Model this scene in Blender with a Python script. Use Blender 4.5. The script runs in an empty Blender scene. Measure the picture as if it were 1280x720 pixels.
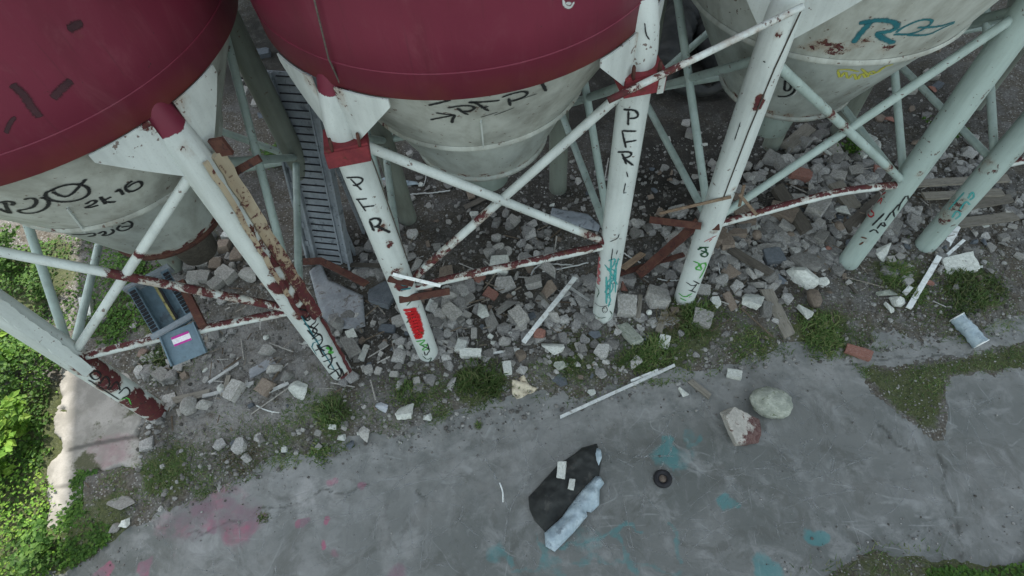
import bpy, bmesh, math, random
import numpy as np
from mathutils import Vector, Matrix, noise as mnoise

rnd = random.Random(7)
scene = bpy.context.scene
COL = scene.collection
H = 8.0                                   # camera height in metres
F = 739.93                                # focal length in pixels of a 1280 wide picture
RW = np.array([[0.99840968, -0.03081124, -0.04720994],
               [0.0, -0.83743083, 0.54654332],
               [-0.05637474, -0.54567414, -0.83609905]])

# ------------------------------------------------------------------ camera / geometry helpers
def ray(px):
    return RW @ np.array([(px[0] - 640) / F, (px[1] - 360) / F, 1.0])
CAMP = np.array([0, 0, H])
def _setup_axes():
    vx, vy = 689.8902, 842.9077
    n = np.array([(vx - 640) / F, (vy - 360) / F, 1]); n /= np.linalg.norm(n); up = -n
    x = np.array([1, 0, 0.]) - up[0] * up; x /= np.linalg.norm(x); y = np.cross(up, x)
    return np.array([x, y, up])
RW = _setup_axes()
def flat(px, z=0.0):
    """point of the plane at height z that shows at a picture position"""
    r = ray(px); t = (z - H) / r[2]
    return CAMP + r * t
def hit_cyl(px, c, r):
    d = ray(px); ox, oy = -c[0], -c[1]
    a = d[0]**2 + d[1]**2; b = ox * d[0] + oy * d[1]; cc = ox * ox + oy * oy - r * r
    q = b * b - a * cc
    t = (-b - math.sqrt(q)) / a if q > 0 else -b / a
    P = CAMP + d * t
    N = np.array([P[0] - c[0], P[1] - c[1], 0]); N /= np.linalg.norm(N)
    if q <= 0: P = np.array([c[0], c[1], P[2]]) + N * r
    return P, N
def hit_cone(px, c, z0, r0, z1, r1):
    """first crossing with the cone through (z0,r0),(z1,r1)"""
    d = ray(px); k = (r1 - r0) / (z1 - z0)
    o = np.array([-c[0], -c[1], H])
    rb = r0 + k * (o[2] - z0)
    a = d[0]**2 + d[1]**2 - (k * d[2])**2
    b = o[0] * d[0] + o[1] * d[1] - rb * k * d[2]
    cc = o[0]**2 + o[1]**2 - rb * rb
    q = b * b - a * cc
    if q <= 0: return None
    for t in sorted([(-b - math.sqrt(q)) / a, (-b + math.sqrt(q)) / a]):
        P = CAMP + d * t
        if t > 0 and z0 - .3 < P[2] < z1 + .3:
            N = np.array([P[0] - c[0], P[1] - c[1], 0]); N /= np.linalg.norm(N)
            N = N - np.array([0, 0, k]); N /= np.linalg.norm(N)
            return P, N
    return None

# ------------------------------------------------------------------ numpy value noise
def _hash(ix, iy, s):
    n = (ix * 374761393 + iy * 668265263 + s * 974711) & 0x7fffffff
    n = ((n ^ (n >> 13)) * 1274126177) & 0x7fffffff
    return ((n ^ (n >> 16)) & 0xffff) / 65535.0
def vnoise(x, y, s=0):
    x = np.asarray(x, float); y = np.asarray(y, float)
    ix = np.floor(x).astype(np.int64); iy = np.floor(y).astype(np.int64)
    fx = x - ix; fy = y - iy
    fx = fx * fx * (3 - 2 * fx); fy = fy * fy * (3 - 2 * fy)
    a = _hash(ix, iy, s); b = _hash(ix + 1, iy, s); c = _hash(ix, iy + 1, s); d = _hash(ix + 1, iy + 1, s)
    return (a * (1 - fx) + b * fx) * (1 - fy) + (c * (1 - fx) + d * fx) * fy
def fbm(x, y, s=0, o=4):
    v = 0; a = .5; t = 0
    for i in range(o):
        v = v + a * vnoise(x, y, s + i); t += a; a *= .5; x = x * 2.03 + 7.1; y = y * 2.03 + 3.7
    return v / t
def sstep(a, b, x):
    t = np.clip((np.asarray(x, float) - a) / (b - a), 0, 1); return t * t * (3 - 2 * t)
def poly_sd(x, y, poly):
    """signed distance, positive inside"""
    x = np.asarray(x, float); y = np.asarray(y, float)
    d = np.full(x.shape, 1e9); ins = np.zeros(x.shape, bool)
    n = len(poly)
    for i in range(n):
        ax, ay = poly[i]; bx, by = poly[(i + 1) % n]
        ex, ey = bx - ax, by - ay
        t = np.clip(((x - ax) * ex + (y - ay) * ey) / (ex * ex + ey * ey + 1e-12), 0, 1)
        d = np.minimum(d, np.hypot(x - ax - t * ex, y - ay - t * ey))
        if ay != by:
            c = ((ay > y) != (by > y)) & (x < (bx - ax) * (y - ay) / (by - ay) + ax)
            ins ^= c
    return np.where(ins, d, -d)
def line_d(x, y, pts):
    d = np.full(np.shape(x), 1e9)
    for (ax, ay), (bx, by) in zip(pts[:-1], pts[1:]):
        ex, ey = bx - ax, by - ay
        t = np.clip(((x - ax) * ex + (y - ay) * ey) / (ex * ex + ey * ey + 1e-12), 0, 1)
        d = np.minimum(d, np.hypot(x - ax - t * ex, y - ay - t * ey))
    return d
def gp(*pts):
    return [tuple(flat(p)[:2]) for p in pts]

# ------------------------------------------------------------------ terrain
PAVE = gp((-200, 800), (118, 712), (165, 668), (205, 640), (270, 612), (340, 588), (440, 556), (505, 548), (560, 518), (640, 506),
          (712, 503), (790, 480), (868, 474), (905, 462), (965, 442), (1040, 446), (1100, 436), (1190, 428), (1300, 404), (1600, 360),
          (1700, 640), (1300, 676), (1235, 688), (1150, 682), (1090, 686), (1045, 704), (985, 716), (930, 780), (600, 1200), (-300, 1200))
MOSS_TRI = gp((1062, 452), (1120, 462), (1168, 452), (1300, 425), (1300, 462), (1185, 470), (1172, 545), (1120, 515))
SLAB = gp((76, 455), (160, 470), (188, 505), (172, 565), (176, 582), (104, 592), (98, 640), (82, 662), (66, 655), (64, 600), (73, 520))
DUSTY = gp((225, 470), (330, 395), (395, 405), (430, 470), (410, 525), (330, 545), (240, 570), (215, 545))
FLOORP = gp((520, 330), (560, 240), (740, 200), (860, 215), (850, 260), (790, 330), (700, 300), (600, 330))
def rubble_mask(x, y):
    c = line_d(x, y, RUB)
    return 1 - sstep(1.0, 2.3, c)
RUB = gp((200, 480), (330, 440), (480, 400), (600, 385), (700, 370), (870, 330), (990, 300), (1080, 260), (1200, 230))
SLABZ = .06
def h(x, y):
    x = np.asarray(x, float); y = np.asarray(y, float)
    sd = poly_sd(x, y, PAVE) + (fbm(x * 1.6, y * 1.6, 11) - .5) * .5 + (fbm(x * 7, y * 7, 12) - .5) * .16
    z = .02 + .05 * fbm(x * .9, y * .9, 1) + .03 * fbm(x * 5, y * 5, 2) + .10 * rubble_mask(x, y) * fbm(x * 1.3, y * 1.3, 3)
    z = z * (1 - sstep(-.5, .0, sd)) - .05 * sstep(-.25, .14, sd)
    tri = poly_sd(x, y, MOSS_TRI) + (fbm(x * 3, y * 3, 14) - .5) * .25
    z = np.maximum(z, np.where(tri > -.1, .012 * sstep(-.1, .15, tri) + .012 * fbm(x * 9, y * 9, 15) - .008, -1))
    s2 = poly_sd(x, y, SLAB)
    z = z * (1 - sstep(-.12, .1, s2)) - .03 * sstep(-.12, .1, s2)
    return z
def hz(x, y):
    return max(float(h(np.array([x]), np.array([y]))[0]), 0.0)
def gnd(px):
    P = flat(px)
    for _ in range(2): P = flat(px, hz(P[0], P[1]))
    return P

# ------------------------------------------------------------------ object helpers
def tag(o, label=None, cat=None, group=None, kind=None):
    if label: o['label'] = label
    if cat: o['category'] = cat
    if group: o['group'] = group
    if kind: o['kind'] = kind
    return o
def empty(name, loc, label, cat, group=None):
    o = bpy.data.objects.new(name, None); COL.objects.link(o); o.location = loc; o.empty_display_size = .2
    return tag(o, label, cat, group)
def root_of(o):
    while o.parent: o = o.parent
    return o
def mk(name, verts, faces, mat, parent=None, smooth=False, attrs=None, origin=None):
    """one mesh object; verts in world coordinates"""
    V = np.array(verts, float).reshape(-1, 3)
    off = np.array(root_of(parent).location) if parent else (np.array(origin) if origin is not None else (V.mean(0) * [1, 1, 0] + [0, 0, V[:, 2].min()]))
    me = bpy.data.meshes.new(name); me.from_pydata((V - off).tolist(), [], [list(map(int, f)) for f in faces])
    if attrs:
        for k, v in attrs.items():
            a = me.attributes.new(k, 'FLOAT', 'POINT'); a.data.foreach_set('value', np.asarray(v, np.float32))
    if smooth: me.polygons.foreach_set('use_smooth', [True] * len(me.polygons))
    me.materials.append(mat); me.update()
    o = bpy.data.objects.new(name, me); COL.objects.link(o)
    if parent: o.parent = parent
    else: o.location = off
    return o
class MB:
    def __init__(s): s.v = []; s.f = []
    def add(s, v, f):
        b = len(s.v); s.v += [tuple(p) for p in v]; s.f += [[i + b for i in q] for q in f]; return s
    def box(s, c, ax, ay, az):
        c, ax, ay, az = map(np.array, (c, ax, ay, az))
        v = [c + i * ax + j * ay + k * az for k in (-1, 1) for j in (-1, 1) for i in (-1, 1)]
        return s.add(v, [(0, 2, 3, 1), (4, 5, 7, 6), (0, 1, 5, 4), (2, 6, 7, 3), (0, 4, 6, 2), (1, 3, 7, 5)])
    def bar(s, a, b, w, t, up=(0, 0, 1), over=0):
        a, b = np.array(a, float), np.array(b, float); d = b - a; L = np.linalg.norm(d); d /= L
        sx = np.cross(d, up); sx /= np.linalg.norm(sx); u = np.cross(sx, d)
        return s.box((a + b) / 2, d * (L / 2 + over), sx * w / 2, u * t / 2)
    def tube(s, pts, r, n=12, cap=True, wob=0.0):
        v, f = tube_geo(pts, r, n, cap, wob); return s.add(v, f)
    def build(s, name, mat, parent=None, smooth=False, **k):
        return mk(name, s.v, s.f, mat, parent, smooth, **k)
def tube_geo(pts, r, n=12, cap=True, wob=0.0):
    P = [np.array(p, float) for p in pts]; m = len(P)
    rr = r if isinstance(r, (list, tuple, np.ndarray)) else [r] * m
    v = []; f = []; prev = None
    for i, p in enumerate(P):
        t = P[min(i + 1, m - 1)] - P[max(i - 1, 0)]; t /= np.linalg.norm(t) + 1e-9
        if prev is None:
            a = np.array([0, 0, 1.]) if abs(t[2]) < .9 else np.array([0, 1., 0])
            u = np.cross(t, a)
        else: u = prev - t * (prev @ t)
        u /= np.linalg.norm(u); w = np.cross(t, u); prev = u
        for k in range(n):
            a = 2 * math.pi * k / n
            q = 1 + wob * (mnoise.noise(Vector((p[0] * 6 + math.cos(a), p[1] * 6 + math.sin(a), p[2] * 6))))
            v.append(p + (u * math.cos(a) + w * math.sin(a)) * rr[i] * q)
    for i in range(m - 1):
        for k in range(n):
            k2 = (k + 1) % n; f.append((i * n + k, i * n + k2, (i + 1) * n + k2, (i + 1) * n + k))
    if cap:
        f.append(list(range(n))[::-1]); f.append([(m - 1) * n + k for k in range(n)])
    return v, f
def dens(pts, step):
    out = [np.array(pts[0], float)]
    for a, b in zip(pts[:-1], pts[1:]):
        a, b = np.array(a, float), np.array(b, float); n = max(1, int(np.linalg.norm(b - a) / step))
        out += [a + (b - a) * (i / n) for i in range(1, n + 1)]
    return out
def smooth_pts(pts, it=2):
    P = [np.array(p, float) for p in pts]
    for _ in range(it):
        Q = [P[0]]
        for a, b in zip(P[:-1], P[1:]): Q += [a * .75 + b * .25, a * .25 + b * .75]
        Q.append(P[-1]); P = Q
    return P

# ------------------------------------------------------------------ materials
def newmat(name):
    m = bpy.data.materials.new(name); m.use_nodes = True
    nt = m.node_tree; nt.nodes.clear()
    out = nt.nodes.new('ShaderNodeOutputMaterial'); b = nt.nodes.new('ShaderNodeBsdfPrincipled')
    nt.links.new(b.outputs[0], out.inputs[0]); b.inputs['Specular IOR Level'].default_value = .3
    return m, nt, b
class N:
    def __init__(s, nt): s.nt = nt; s.co = None
    def coord(s, kind='Object'):
        n = s.nt.nodes.new('ShaderNodeTexCoord'); s.co = n.outputs[kind]; return s.co
    def pos(s):
        n = s.nt.nodes.new('ShaderNodeNewGeometry'); s.co = n.outputs['Position']; return s.co
    def L(s, a, b): s.nt.links.new(a, b)
    def noise(s, scale, detail=4, rough=.6, dist=0, co=None):
        n = s.nt.nodes.new('ShaderNodeTexNoise'); n.inputs['Scale'].default_value = scale; n.inputs['Detail'].default_value = detail
        n.inputs['Roughness'].default_value = rough; n.inputs['Distortion'].default_value = dist
        s.L(co or s.co, n.inputs['Vector']); return n.outputs['Fac']
    def voro(s, scale, out='Distance', feature='F1', co=None):
        n = s.nt.nodes.new('ShaderNodeTexVoronoi'); n.feature = feature; n.inputs['Scale'].default_value = scale
        s.L(co or s.co, n.inputs['Vector']); return n.outputs[out]
    def attr(s, name):
        n = s.nt.nodes.new('ShaderNodeAttribute'); n.attribute_name = name; return n.outputs['Fac']
    def math(s, op, a, b=None, c=None, clamp=False):
        n = s.nt.nodes.new('ShaderNodeMath'); n.operation = op; n.use_clamp = clamp
        for i, v in enumerate((a, b, c)):
            if v is None: continue
            if isinstance(v, (int, float)): n.inputs[i].default_value = v
            else: s.L(v, n.inputs[i])
        return n.outputs[0]
    def ramp(s, v, a, b, c0=0.0, c1=1.0):
        n = s.nt.nodes.new('ShaderNodeMapRange'); n.interpolation_type = 'SMOOTHSTEP'
        n.inputs[1].default_value = a; n.inputs[2].default_value = b; n.inputs[3].default_value = c0; n.inputs[4].default_value = c1
        s.L(v, n.inputs[0]); return n.outputs[0]
    def mix(s, f, a, b):
        n = s.nt.nodes.new('ShaderNodeMix'); n.data_type = 'RGBA'
        for i, v in ((0, f), (6, a), (7, b)):
            if isinstance(v, (int, float)): n.inputs[i].default_value = v
            elif isinstance(v, tuple): n.inputs[i].default_value = (*v, 1)
            else: s.L(v, n.inputs[i])
        return n.outputs[2]
    def scale(s, col, f):
        n = s.nt.nodes.new('ShaderNodeMix'); n.data_type = 'RGBA'; n.blend_type = 'MULTIPLY'; n.inputs[0].default_value = 1
        s.L(col, n.inputs[6])
        c = s.nt.nodes.new('ShaderNodeCombineColor')
        for i in range(3): s.L(f, c.inputs[i])
        s.L(c.outputs[0], n.inputs[7]); return n.outputs[2]
    def map(s, sc, co=None):
        n = s.nt.nodes.new('ShaderNodeMapping'); n.inputs['Scale'].default_value = sc; s.L(co or s.co, n.inputs[0]); return n.outputs[0]
    def bump(s, hgt, strength, dist, bsdf):
        n = s.nt.nodes.new('ShaderNodeBump'); n.inputs['Strength'].default_value = strength; n.inputs['Distance'].default_value = dist
        s.L(hgt, n.inputs['Height']); s.L(n.outputs[0], bsdf.inputs['Normal'])
    def rand(s):
        n = s.nt.nodes.new('ShaderNodeObjectInfo'); return n.outputs['Random']
    def island(s):
        n = s.nt.nodes.new('ShaderNodeNewGeometry'); return n.outputs['Random Per Island']

def paint_mat(name, col, col2, rough=.5, red=(.138, .018, .036), streak=.5):
    """painted steel: dirt streaks, flaking to primer and rust where the vertex attribute 'peel' is high, overspray where 'red' is high"""
    m, nt, b = newmat(name); n = N(nt); n.pos()
    big = n.noise(1.1, 4); st = n.noise(5, 5, .65, 0, n.map((1, 1, .12)))
    c = n.mix(n.ramp(st, .35, .75), col, col2)
    c = n.mix(n.math('MULTIPLY', n.ramp(big, .45, .8), streak), c, tuple(x * .62 for x in col2))
    grit = n.noise(60, 3)
    c = n.mix(n.math('MULTIPLY', n.ramp(grit, .55, .75), .25), c, (.22, .22, .2))
    spots = n.ramp(n.math('ADD', n.noise(18, 3, .5), n.math('MULTIPLY', n.noise(2.2, 2), .35)), .86, .89)
    c = n.mix(n.math('MULTIPLY', spots, .8), c, (.09, .045, .03))
    rd = n.ramp(n.math('ADD', n.math('MULTIPLY', n.attr('red'), 1.4), n.math('MULTIPLY', n.noise(9, 5, .7), .55)), .88, .93)
    c = n.mix(rd, c, red)
    pn = n.math('ADD', n.math('MULTIPLY', n.math('SUBTRACT', n.noise(6.5, 10, .74, .6), .5), 1.25), n.math('ADD', n.math('MULTIPLY', n.math('SUBTRACT', n.noise(34, 6, .75, .4, n.map((1, 1, .5))), .5), .5), .5))
    pe = n.ramp(n.math('ADD', pn, n.math('MULTIPLY', n.math('SUBTRACT', n.attr('peel'), .5), 1.15)), .60, .65)
    rust = n.mix(n.ramp(n.noise(13, 6, .7), .5, .68), (.085, .02, .022), (.10, .05, .03))
    rust = n.mix(n.ramp(n.noise(31, 5, .7), .5, .7), rust, (.035, .022, .02))
    halo = n.ramp(n.math('ADD', n.math('ADD', n.math('MULTIPLY', n.noise(5, 7, .7, .3, n.map((1, 1, .35))), .6), n.math('MULTIPLY', pn, .4)), n.math('MULTIPLY', n.math('SUBTRACT', n.attr('peel'), .5), .95)), .42, .66)
    c = n.mix(n.math('MULTIPLY', halo, .55), c, n.mix(n.noise(20, 4, .6), (.21, .115, .06), (.28, .21, .14)))
    c = n.mix(pe, c, rust); n.L(c, b.inputs['Base Color'])
    n.L(n.ramp(pe, 0, 1, rough, .85), b.inputs['Roughness'])
    n.bump(n.math('ADD', n.math('ADD', n.math('MULTIPLY', pe, -1.0), n.math('MULTIPLY', grit, .12)), n.math('MULTIPLY', n.noise(3.0, 3), 3.5)), .6, .005, b)
    return m
def plain_mat(name, c1, c2, scale=8, rough=.8, c3=None, bump=.3, stretch=None, rand=.25, metal=0.0, dist=.006):
    m, nt, b = newmat(name); n = N(nt); n.coord('Object')
    if stretch: n.co = n.map(stretch)
    a = n.noise(scale, 6, .65); f = n.noise(scale * 6, 4, .6)
    c = n.mix(n.ramp(a, .35, .68), c1, c2)
    if c3: c = n.mix(n.ramp(n.noise(scale * 1.9, 6, .7, .4), .55, .66), c, c3)
    c = n.scale(c, n.math('ADD', n.math('MULTIPLY', f, .7), .65))
    if rand:
        c = n.scale(c, n.math('ADD', n.math('MULTIPLY', n.rand(), rand * 2), 1 - rand))
    n.L(c, b.inputs['Base Color']); b.inputs['Roughness'].default_value = rough; b.inputs['Metallic'].default_value = metal
    if bump: n.bump(n.math('ADD', a, n.math('MULTIPLY', f, .5)), bump, dist, b)
    return m
M = {}
M['white'] = paint_mat('white_paint', (.55, .60, .57), (.42, .46, .435))
M['teal'] = paint_mat('pale_green_paint', (.37, .455, .42), (.26, .325, .295))
M['rear'] = paint_mat('shaded_green_paint', (.17, .195, .165), (.11, .12, .10), streak=.8)  # darker leg paint for the rear legs, with their shade put into the colour
M['cone'] = paint_mat('cone_paint', (.46, .49, .445), (.29, .30, .26), streak=.9)
M['cone2'] = paint_mat('lower_cone_paint', (.38, .42, .39), (.26, .28, .25), streak=.9)
M['brown'] = paint_mat('cover_strip_paint', (.40, .35, .25), (.28, .23, .155))
# red shell
m, nt, b = newmat('maroon_shell_paint'); n = N(nt); n.coord('Object')
a = n.noise(.55, 4); st = n.noise(2.2, 5, .6, 0, n.map((1, 1, .18)))
c = n.mix(n.ramp(a, .3, .75), (.128, .0165, .034), (.155, .022, .042))
c = n.mix(n.math('MULTIPLY', n.ramp(st, .5, .75), .55), c, (.098, .016, .026))
c = n.mix(n.math('MULTIPLY', n.ramp(n.noise(1.3, 6, .7, 1.0), .6, .72), .3), c, (.15, .06, .045))
c = n.mix(n.math('MULTIPLY', n.ramp(n.noise(3.1, 8, .75, .8, n.map((1, 1, .4))), .5, .72), .4), c, (.19, .06, .075))
c = n.mix(n.math('MULTIPLY', n.ramp(n.noise(24, 5, .7, 0, n.map((1, 1, .05))), .56, .7), .35), c, (.075, .018, .024))
c = n.mix(n.ramp(n.noise(14, 4, .6), .72, .75), c, (.05, .02, .02))
zc = nt.nodes.new('ShaderNodeSeparateXYZ'); n.L(n.co, zc.inputs[0])
band = n.math('MULTIPLY', n.ramp(zc.outputs[2], 5.22, 4.95), n.ramp(n.noise(1.6, 5, .65), .35, .65))
c = n.mix(n.math('MULTIPLY', band, .6), c, (.20, .06, .035))
n.L(c, b.inputs['Base Color']); b.inputs['Roughness'].default_value = .55
n.bump(n.math('ADD', n.noise(1.0, 3), n.math('MULTIPLY', n.noise(30, 3), .03)), .25, .03, b); M['red'] = m
M['redbox'] = plain_mat('red_primer', (.19, .03, .035), (.13, .022, .028), 5, .75, (.09, .03, .02))
M['rust'] = plain_mat('rusted_steel', (.07, .026, .021), (.10, .048, .032), 9, .9, (.035, .02, .018), rand=.15)
M['slate'] = plain_mat('blue_grey_steel', (.185, .21, .23), (.235, .26, .28), 3, .65, (.10, .115, .13), bump=.1, rand=0)
M['chute'] = plain_mat('blue_chute_paint', (.10, .155, .19), (.13, .185, .22), 3, .5, (.075, .10, .12), bump=.08, rand=0)
M['dark'] = plain_mat('dark_steel', (.02, .022, .022), (.035, .036, .034), 4, .6)
M['gap'] = plain_mat('black_slot', (.012, .013, .015), (.02, .02, .024), 4, .8, rand=0)
M['yellow'] = plain_mat('yellow_strip', (.30, .27, .11), (.22, .19, .08), 12, .7, (.05, .04, .03))
M['stone'] = plain_mat('grey_concrete', (.19, .187, .172), (.30, .297, .278), 5, .92, (.10, .09, .075), bump=.6, rand=.4)
M['pale'] = plain_mat('pale_limestone', (.40, .42, .385), (.56, .58, .54), 4, .92, (.20, .20, .17), bump=.6, rand=.15)
M['brownstone'] = plain_mat('brown_stone', (.15, .12, .095), (.21, .175, .14), 5, .92, (.09, .075, .06), bump=.6, rand=.25)
M['mossy'] = plain_mat('moss_stained_stone', (.20, .22, .185), (.33, .35, .30), 2.2, .92, (.09, .11, .06), bump=.8, rand=.1)
M['brick'] = plain_mat('red_brick', (.20, .085, .065), (.27, .14, .11), 7, .92, (.30, .27, .24), bump=.5, rand=.2)
M['slatestone'] = plain_mat('dark_blue_grey_slab', (.075, .088, .10), (.11, .122, .135), 3, .85, (.055, .06, .065), bump=.35, rand=.2)
M['crust'] = plain_mat('crusted_block', (.29, .28, .25), (.40, .385, .345), 1.6, .92, (.12, .08, .07), bump=.7, rand=0)
M['bluepaint'] = plain_mat('blue_splashed_stone', (.38, .40, .42), (.30, .32, .34), 3, .9, (.06, .10, .26), bump=.5, rand=0)
M['wood'] = plain_mat('weathered_wood', (.15, .14, .115), (.21, .195, .165), 4, .9, (.08, .075, .06), stretch=(1, 8, 8), bump=.4)
M['darkwood'] = plain_mat('dark_timber', (.065, .058, .048), (.10, .09, .075), 4, .9, (.04, .035, .03), stretch=(1, 8, 8), bump=.4)
M['brownwood'] = plain_mat('brown_splintered_wood', (.16, .11, .075), (.24, .18, .12), 5, .9, (.07, .05, .04), stretch=(1, 8, 8), bump=.4)
M['pvc'] = plain_mat('white_plastic', (.52, .55, .54), (.62, .64, .62), 5, .5, (.34, .34, .31), bump=.1)
M['cable'] = plain_mat('pale_cable', (.36, .37, .36), (.44, .45, .43), 8, .6, bump=0)
M['rubber'] = plain_mat('black_rubber', (.012, .012, .014), (.022, .022, .025), 8, .7)
M['mat'] = plain_mat('black_felt', (.017, .019, .018), (.035, .038, .036), 3, .85, (.05, .05, .045), bump=.5, rand=0)
M['blueplastic'] = plain_mat('pale_blue_plastic', (.23, .295, .33), (.34, .41, .44), 4, .35, (.15, .19, .215), bump=.35, rand=0)
M['greysheet'] = plain_mat('grey_sheet_metal', (.17, .185, .20), (.24, .255, .265), 4, .5, (.10, .09, .08), bump=.2, rand=.1)
M['cream'] = plain_mat('cream_fragment', (.42, .38, .29), (.34, .30, .22), 6, .8, (.16, .13, .09), bump=.3)
M['black'] = plain_mat('black_spray', (.010, .011, .012), (.016, .017, .018), 10, .6, bump=0, rand=0)
M['tealspray'] = plain_mat('teal_spray', (.02, .13, .16), (.03, .17, .19), 9, .6, bump=0, rand=0)
M['aqua'] = plain_mat('aqua_spray', (.08, .36, .34), (.05, .28, .28), 9, .6, bump=0, rand=0)
M['redspray'] = plain_mat('red_spray', (.50, .015, .02), (.36, .012, .016), 9, .6, bump=0, rand=0)
M['pinkspray'] = plain_mat('pink_spray', (.46, .15, .15), (.36, .12, .13), 9, .7, bump=0, rand=0)
M['greenspray'] = plain_mat('green_spray', (.08, .36, .06), (.06, .28, .05), 9, .6, bump=0, rand=0)
M['darkgreen'] = plain_mat('dark_green_spray', (.012, .055, .025), (.02, .08, .03), 9, .6, bump=0, rand=0)
M['yellowspray'] = plain_mat('yellow_spray', (.50, .49, .07), (.42, .42, .08), 9, .7, bump=0, rand=0)
M['sticker'] = plain_mat('white_sticker', (.72, .70, .72), (.66, .64, .66), 9, .5, bump=0, rand=0)
M['magenta'] = plain_mat('magenta_print', (.45, .03, .27), (.40, .03, .24), 9, .5, bump=0, rand=0)
M['whitespray'] = plain_mat('white_spray', (.50, .52, .50), (.42, .44, .42), 9, .6, bump=0, rand=0)
M['wall'] = plain_mat('shade_building_sheet', (.30, .31, .30), (.24, .25, .24), 2, .8, rand=0)
M['glass'] = plain_mat('dusty_window', (.03, .035, .04), (.05, .055, .06), 2, .2, bump=0, rand=0)
nt = M['crust'].node_tree; n = N(nt); n.coord('Object'); b_ = [q for q in nt.nodes if q.type == 'BSDF_PRINCIPLED'][0]
old = b_.inputs['Base Color'].links[0].from_socket; sp = nt.nodes.new('ShaderNodeSeparateXYZ'); n.L(n.co, sp.inputs[0])
side = n.ramp(n.math('ADD', n.math('MULTIPLY', sp.outputs[0], .5), n.noise(2.6, 6, .7)), .58, .7)
n.L(n.mix(side, old, n.mix(n.ramp(n.noise(7, 5, .7), .4, .6), (.075, .036, .034), (.13, .085, .075))), b_.inputs['Base Color'])
def leaf_mat(name, cols, rough=.6, trans=.35):
    m = bpy.data.materials.new(name); m.use_nodes = True; nt = m.node_tree; nt.nodes.clear(); n = N(nt)
    out = nt.nodes.new('ShaderNodeOutputMaterial'); b = nt.nodes.new('ShaderNodeBsdfPrincipled'); t = nt.nodes.new('ShaderNodeBsdfTranslucent')
    mx = nt.nodes.new('ShaderNodeMixShader'); mx.inputs[0].default_value = trans
    r = nt.nodes.new('ShaderNodeValToRGB'); n.L(n.island(), r.inputs[0])
    e = r.color_ramp.elements
    for i, c in enumerate(cols):
        q = e[i] if i < 2 else e.new(.5)
        q.position = i / (len(cols) - 1); q.color = (*c, 1)
    n.pos(); big = n.noise(1.3, 3)
    c = n.scale(r.outputs[0], n.ramp(big, .3, .7, .7, 1.3))
    n.L(c, b.inputs['Base Color']); n.L(c, t.inputs[0]); b.inputs['Roughness'].default_value = rough; b.inputs['Specular IOR Level'].default_value = .25
    n.L(b.outputs[0], mx.inputs[1]); n.L(t.outputs[0], mx.inputs[2]); n.L(mx.outputs[0], out.inputs[0]); return m
M['leaf'] = leaf_mat('leaves', [(.035, .085, .015), (.06, .14, .022), (.11, .20, .035)])
M['brightleaf'] = leaf_mat('bright_leaves', [(.09, .20, .025), (.15, .29, .035), (.22, .32, .05)])
M['grass'] = leaf_mat('grass_blades', [(.06, .10, .03), (.085, .15, .04), (.20, .21, .095)])
M['drygrass'] = leaf_mat('dry_stalks', [(.13, .11, .07), (.19, .16, .10), (.09, .085, .05)])

# ground
m, nt, b = newmat('dirt_and_grit'); n = N(nt); n.pos()
fine = n.noise(26, 8, .75); mid = n.noise(3.2, 6, .65); peb = n.voro(34, 'Color'); pd = n.voro(34)
sep = nt.nodes.new('ShaderNodeSeparateColor'); n.L(peb, sep.inputs[0])
peb2 = n.voro(13, 'Color'); sep2 = nt.nodes.new('ShaderNodeSeparateColor'); n.L(peb2, sep2.inputs[0]); pd2 = n.voro(13)
c = n.mix(n.ramp(fine, .35, .68), (.042, .036, .027), (.12, .108, .088))
c = n.mix(n.ramp(mid, .42, .62), c, n.mix(n.ramp(fine, .3, .7), (.07, .067, .06), (.15, .147, .138)))
pm = n.math('MULTIPLY', n.ramp(sep.outputs[0], .66, .72), n.ramp(pd, .5, .38))
c = n.mix(n.math('MULTIPLY', pm, .8), c, n.mix(sep.outputs[1], (.11, .105, .095), (.34, .34, .32)))
pm2 = n.math('MULTIPLY', n.ramp(sep2.outputs[0], .84, .86), n.ramp(pd2, .42, .3))
c = n.mix(n.math('MULTIPLY', pm2, .8), c, n.mix(sep2.outputs[1], (.09, .088, .08), (.25, .25, .235)))
c = n.mix(n.math('MULTIPLY', n.attr('dust'), n.ramp(n.noise(5, 6, .7), .3, .6)), c, n.mix(n.ramp(fine, .3, .7), (.17, .165, .155), (.27, .265, .25)))
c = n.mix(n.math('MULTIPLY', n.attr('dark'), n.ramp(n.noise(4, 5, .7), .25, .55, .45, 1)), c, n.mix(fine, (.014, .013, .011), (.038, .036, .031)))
mo = n.ramp(n.math('ADD', n.math('MULTIPLY', n.attr('moss'), 1.4), n.math('MULTIPLY', n.noise(7, 7, .75), .9)), .92, 1.15)
c = n.mix(n.math('MULTIPLY', mo, .85), c, n.mix(n.ramp(fine, .3, .7), (.028, .04, .012), (.075, .088, .028)))
n.L(c, b.inputs['Base Color']); b.inputs['Roughness'].default_value = .95
n.bump(n.math('ADD', n.math('MULTIPLY', fine, 1.0), n.math('ADD', pm, n.math('MULTIPLY', pm2, 1.6))), .8, .012, b); M['ground'] = m
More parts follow.
